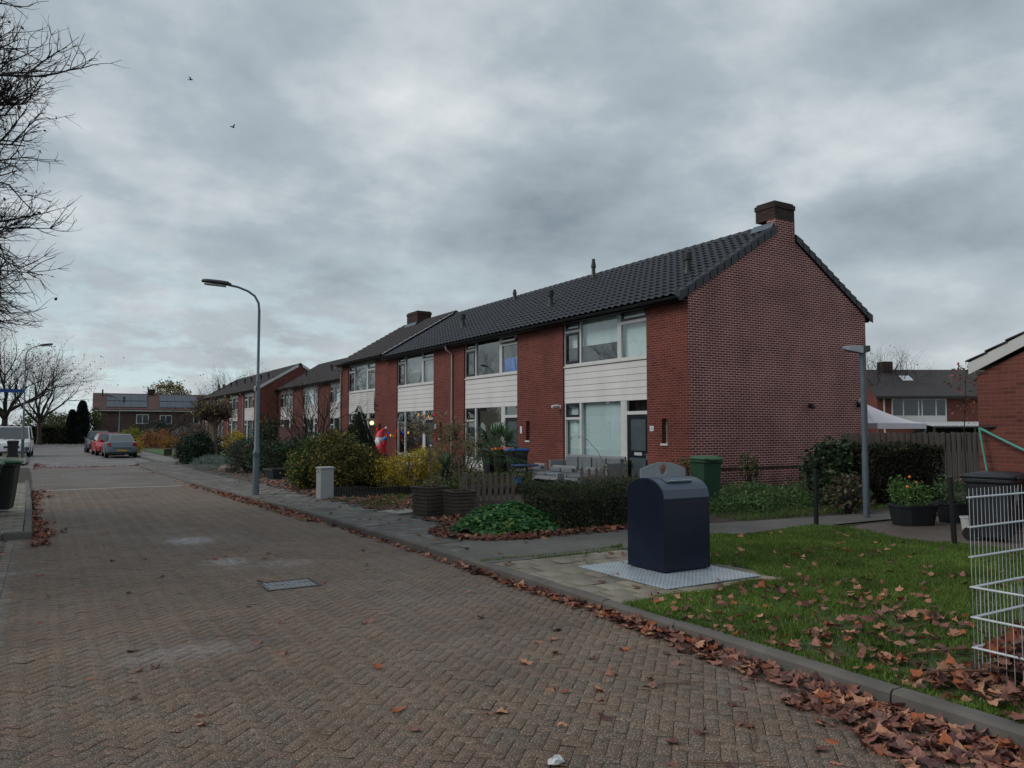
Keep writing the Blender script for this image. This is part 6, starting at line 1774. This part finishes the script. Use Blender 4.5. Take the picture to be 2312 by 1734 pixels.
drop(70, on_lawn(7.2, 11.2, 4, 8.5), 'lawn', (.04, .065), tilt=.4, cw=CWL, zf=lawnz)
def heap(x, y):
    return .1 + .50 * max(0, 1 - ((x - 5.98) / .72) ** 2) * max(0, 1 - ((y - 2.1) / .95) ** 2)
drop(1100, lambda: (random.uniform(5.36, 6.6), random.uniform(1.35, 2.86)), 'cage', pile=.09, tilt=.7, cw=[3, 3, 3, 1, 1, 3, 1, 4], zf=heap)
drop(300, lambda: (random.gauss(5.25, .22), random.uniform(1.2, 3.1)), 'cage', pile=.04, tilt=.5, zf=lambda x, y: .1 if x > 4.72 else 0.)
drop(64, lambda: (random.uniform(-.1, 4.4), random.uniform(2.0, 12) ** 1.0), 'road', (.03, .065), tilt=.12)
drop(34, lambda: (random.gauss(3.6, .6), random.uniform(1.9, 4.4)), 'road', (.035, .07), tilt=.15)
drop(26, lambda: (random.uniform(-3, -.3), random.uniform(5, 13)), 'road', (.04, .07), tilt=.15)
drop(420, lambda: (random.uniform(6.0, 9.4), 10.08 + random.gauss(0, .10) + .05 * 0), 'hedge', (.04, .075), pile=.05, tilt=.5, zf=lambda x, y: .1)
drop(330, lambda: (6.35 + .95 * math.cos(a := random.uniform(2.2, 5.2)) + random.gauss(0, .07), 10.95 + .95 * math.sin(a) + random.gauss(0, .09)), 'hedge', (.04, .07), pile=.03, tilt=.4, zf=lambda x, y: .1)
drop(260, lambda: (random.uniform(6.0, 6.9), random.uniform(11.8, 13.1)), 'hedge', (.04, .07), pile=.03, tilt=.4, zf=lambda x, y: .1)
drop(700, lambda: (random.uniform(5.85, 8.4), random.uniform(14.6, 18.2)), 'garden', (.035, .06), pile=.03, tilt=.4, zf=lambda x, y: .09)
drop(420, lambda: (random.uniform(5.7, 7.0), random.uniform(18.9, 25.8)), 'garden', (.04, .065), pile=.03, tilt=.4, zf=lambda x, y: .09)
drop(120, lambda: (random.uniform(5.7, 7.2), random.uniform(27, 33)), 'garden', (.05, .07), pile=.02, zf=lambda x, y: .09)
drop(26, lambda: (random.uniform(4.8, 8.2), random.uniform(5.9, 9.6)), 'paving', (.04, .07), tilt=.2, zf=lambda x, y: .108)
drop(60, lambda: (random.uniform(4.8, 5.8), random.uniform(10, 26)), 'paving', (.035, .06), tilt=.2, zf=lambda x, y: .1)

COLA = np.array([c[:3] for c in LC])
def seen(l):
    v = Vector((l[0], l[1], l[2] - 1.75)); fw = v.x * math.sin(R(31.3)) + v.y * math.cos(R(31.3)); rt = v.x * math.cos(R(31.3)) - v.y * math.sin(R(31.3))
    return fw > .3 and abs(rt / fw) < .66 and v.z / fw > -.46
def rank(l): return l[6] / math.dist((l[0], l[1], l[2]), (0, 0, 1.75)) * (1. if seen(l) else 0.)
LD.sort(key=rank, reverse=True)
# the heap in the cage is one mass; single leaves are picked from those lying free
single = [l for l in LD if l[9] != 'cage'][:290]
rest = {}
ids = {id(l) for l in single}
for l in LD:
    if id(l) not in ids: rest.setdefault(l[9], []).append(l)
LAB = {'gutter': ('brown fallen leaf lying in the gutter against the right kerb', 'fallen leaves in the right gutter'),
       'lawn': ('brown fallen leaf lying on the lawn beside the kerb', 'fallen leaves on the lawn'),
       'road': ('fallen leaf lying alone on the open brick road', 'fallen leaves scattered on the road'),
       'left': ('brown fallen leaf against the left kerb', 'fallen leaves by the left kerb'),
       'paving': ('brown fallen leaf on the slabs near the waste container', 'fallen leaves on the slabs'),
       'hedge': ('brown fallen leaf at the foot of the hedge and green mound', 'fallen leaves under the hedge'),
       'garden': ('brown fallen leaf on the bare garden soil', 'fallen leaves in the front gardens')}
cache = {}
for l in single:
    key = (l[8], l[7])
    if key not in cache:
        v, f = VAR[l[8]]
        me = bpy.data.meshes.new('fallen_leaf'); me.from_pydata([tuple(q) for q in v], [], [tuple(int(i) for i in q) for q in f])
        a = me.attributes.new('Col', 'FLOAT_COLOR', 'POINT'); g = RNG.uniform(.75, 1.2, len(v))
        cc = np.ones((len(v), 4), np.float32); cc[:, :3] = COLA[l[7]][None] * (.92 + .25 * (np.hypot(v[:, 0], v[:, 1]) > .3) - .1)[:, None] * (.6 + .4 * g)[:, None]
        a.data.foreach_set('color', cc.ravel()); me.materials.append(LITTER); cache[key] = me
    o = bpy.data.objects.new('fallen_leaf', cache[key]); COL.objects.link(o)
    o.location = l[:3]; o.rotation_euler = (l[4], l[5], l[3]); o.scale = (l[6],) * 3
    tag(o, LAB[l[9]][0], 'leaf', LAB[l[9]][1])


def litter(name, label, ls):
    V, F, C = [], [], []; b = 0
    for x, y, z, rz, tx, ty, s, c, k, zone in ls:
        v, f = VAR[k]
        m = np.array(Euler((tx, ty, rz)).to_matrix()) * s
        w_ = v @ m.T + np.array([x, y, z]); w_[:, 2] = np.maximum(w_[:, 2], z - .012)
        V.append(w_); F.append(f + b); b += len(v); C.append(np.tile(COLA[c] * random.uniform(.6, 1.2), (len(v), 1)))
    o = np_mesh(name, np.concatenate(V), np.concatenate(F), LITTER, None, np.concatenate(C))
    return tag(o, label, 'leaf litter', None, 'stuff')


RL = {'gutter': 'drift of brown fallen leaves along the right kerb', 'lawn': 'brown fallen leaves strewn over the lawn', 'road': 'few small leaves strewn over the brick road', 'left': 'brown fallen leaves drifted along the left kerb', 'paving': 'small leaves strewn over the slab pavement', 'hedge': 'brown fallen leaves under the hedge and green mound', 'garden': 'brown leaf litter over the front garden soil', 'cage': 'heap of brown leaves filling the wire cage'}
for k, ls in rest.items(): litter('leaf_litter', RL[k], ls)
# solid core of the heap
hx, hy = np.meshgrid(np.linspace(5.4, 6.5, 16), np.linspace(1.4, 2.82, 18), indexing='ij')
hz = np.vectorize(heap)(hx, hy) - .03; i = np.arange(16 * 18).reshape(16, 18)
o = np_mesh('leaf_mould', np.stack([hx, hy, hz], 2).reshape(-1, 3), np.stack([i[:-1, :-1], i[1:, :-1], i[1:, 1:], i[:-1, 1:]], 2).reshape(-1, 4), mat('leaf_mould', lin(58, 40, 32), .95, .4, 12, .01, 40), smooth=True)
tag(o, 'dark rotting leaves under the heap in the wire cage', 'leaf litter', None, 'stuff')

# twigs on the ground
def twig(label, pts, r):
    o = Vector(pts[0]); t = thing('fallen_twig', label, 'twig', pts[0], 0, 'twigs on the ground')
    MB().tube([Vector(p) - o for p in pts], [r * (1 - .6 * i / len(pts)) for i in range(len(pts))], 5).build('stick', mat('dead_twig', lin(104, 76, 58), .85, .25, 9), t, True)
def wob(x, y, a, L, z, n=7, k=.12):
    P = []; a = R(a)
    for i in range(n): P.append((x, y, z + .006 + random.uniform(0, .008))); a += random.gauss(0, k); x += L / n * math.cos(a); y += L / n * math.sin(a)
    return P
twig('thin brown twig on the brick road, right of the middle', wob(3.62, 4.05, -8, .42, .004), .006)
twig('curved dry twig on the brick road at the bottom edge', wob(2.95, 3.05, -30, .5, .004, 8, .35), .006)
twig('long thin twig on the road beside the leaf drift', wob(3.35, 3.0, 30, .55, .004), .005)
twig('pale twig lying across the lawn to the wire cage', wob(5.0, 3.0, -12, 1.0, .14), .012)
twig('dark twig on the lawn left of the wire cage', wob(5.75, 3.75, -25, .75, .15), .010)
twig('thin pale twig on the lawn above the other pale one', wob(5.3, 3.3, -18, .8, .145), .008)
wt = MB(); wt.ball((0, 0, .012), (.05, .036, .018), 11, 6)
wt.v = [(x * random.uniform(.7, 1.2), y * random.uniform(.7, 1.2), max(0, z * random.uniform(.5, 1.5))) for x, y, z in wt.v]
wt = wt.build('paper_scrap', WHITE, None, False, loc=(2.35, 3.42, .004)); tag(wt, 'crumpled white scrap of paper on the brick road', 'litter')
# sparse grass in the front garden strip
n = 9000; x = RNG.uniform(5.9, 8.6, n); y = RNG.uniform(14.9, 18.1, n); k = np.sin(x * 3.1) * np.sin(y * 2.7 + 1) + RNG.normal(0, .4, n) > .25
o = grass('rough_grass', x[k], y[k], np.full(k.sum(), .08), RNG.uniform(.03, .12, k.sum()), [lin(82, 106, 52), lin(98, 112, 60), lin(70, 90, 46)], .006)
tag(o, 'patchy rough grass in the front garden by the black edging', 'grass')
n = 5000; x = RNG.uniform(11, 17, n); y = 9.9 + RNG.uniform(0, 1, n) ** 1.5 * 2.6; 
o = grass('rough_grass', x, y, np.full(n, .08), RNG.uniform(.03, .10, n), [lin(82, 106, 52), lin(98, 112, 60), lin(70, 90, 46)], .008)
tag(o, 'rough grass between the path and the gable', 'grass')

# ================================================================== WORLD, SUN, CAMERA
wd = bpy.data.worlds.new('World'); sc.world = wd; wd.use_nodes = True
nt = wd.node_tree; nt.nodes.clear()
class WN(NT):
    def __init__(s): s.t = nt
w = WN()
SUN_EL, SUN_AZ = R(38), R(285)     # azimuth clockwise from +Y
tc = w.n('ShaderNodeTexCoord').outputs['Generated']
sp = w.n('ShaderNodeSeparateXYZ'); w.l(tc, sp.inputs[0])
el = sp.outputs[2]
inv = w.math('DIVIDE', 1., w.math('ADD', w.math('MAXIMUM', el, 0.), .30))
cv = w.n('ShaderNodeCombineXYZ'); w.l(w.math('MULTIPLY', sp.outputs[0], inv), cv.inputs[0]); w.l(w.math('MULTIPLY', sp.outputs[1], inv), cv.inputs[1])
big = w.noise(cv.outputs[0], .9, 4, .45); mid = w.noise(cv.outputs[0], 2.6, 7, .55)
wis = w.noise(cv.outputs[0], 4.2, 6, .6)
cl = w.math('ADD', w.math('MULTIPLY', big, .5), w.math('MULTIPLY', mid, .5))
ramp = w.n('ShaderNodeValToRGB'); w.l(cl, ramp.inputs[0])
e = ramp.color_ramp.elements
e[0].position = .35; e[0].color = lin(133, 145, 154)
e[1].position = .64; e[1].color = lin(224, 229, 231)
q = e.new(.5); q.color = lin(173, 184, 191)
# brighter, bluer breaks low over the street; pale grey low elsewhere
lowb = w.remap(el, .02, .24, 1., 0.)
vs = w.n('ShaderNodeVectorMath', _operation='DOT_PRODUCT'); vs.inputs[1].default_value = (math.sin(R(8)), math.cos(R(8)), 0); w.l(tc, vs.inputs[0])
side = w.remap(vs.outputs['Value'], .72, .98)
brk = w.math('MULTIPLY', w.math('MULTIPLY', w.remap(wis, .46, .58), lowb), side)
c1 = w.mix(w.math('MULTIPLY', brk, .85), ramp.outputs[0], lin(200, 232, 236))
c2 = w.mix(w.math('MULTIPLY', lowb, .45), c1, lin(212, 216, 218))
sky = w.n('ShaderNodeTexSky', _sky_type='NISHITA', _sun_disc=False, _sun_elevation=SUN_EL, _sun_rotation=SUN_AZ)
b1 = w.n('ShaderNodeBackground', Strength=.10); w.l(sky.outputs[0], b1.inputs[0])
b2 = w.n('ShaderNodeBackground', Strength=1.05); w.l(c2, b2.inputs[0])
mx = w.n('ShaderNodeMixShader', Fac=.92); w.l(b1.outputs[0], mx.inputs[1]); w.l(b2.outputs[0], mx.inputs[2])
wo = w.n('ShaderNodeOutputWorld'); w.l(mx.outputs[0], wo.inputs[0])

sl = bpy.data.lights.new('sun', 'SUN'); sl.energy = 1.45; sl.angle = R(25); sl.color = (1, .95, .88)
so = bpy.data.objects.new('sun', sl); COL.objects.link(so)
dv = Vector((math.sin(SUN_AZ) * math.cos(SUN_EL), math.cos(SUN_AZ) * math.cos(SUN_EL), math.sin(SUN_EL)))
so.rotation_euler = (-dv).to_track_quat('-Z', 'Y').to_euler()

cam = bpy.data.cameras.new('camera'); co = bpy.data.objects.new('camera', cam); COL.objects.link(co)
cam.sensor_width = 36; cam.sensor_fit = 'HORIZONTAL'; cam.lens = 1737 / 2312 * 36
cam.clip_start = .1; cam.clip_end = 2000
co.location = (0, 0, 1.75); co.rotation_euler = (R(90 + 3.39), 0, R(-31.3))
sc.camera = co
sc.view_settings.view_transform = 'Standard'; sc.view_settings.look = 'None'; sc.view_settings.exposure = 0
sc.cycles.use_denoising = True
sc.cycles.max_bounces = 6; sc.cycles.transparent_max_bounces = 12
sc.cycles.use_adaptive_sampling = True; sc.cycles.adaptive_threshold = .015
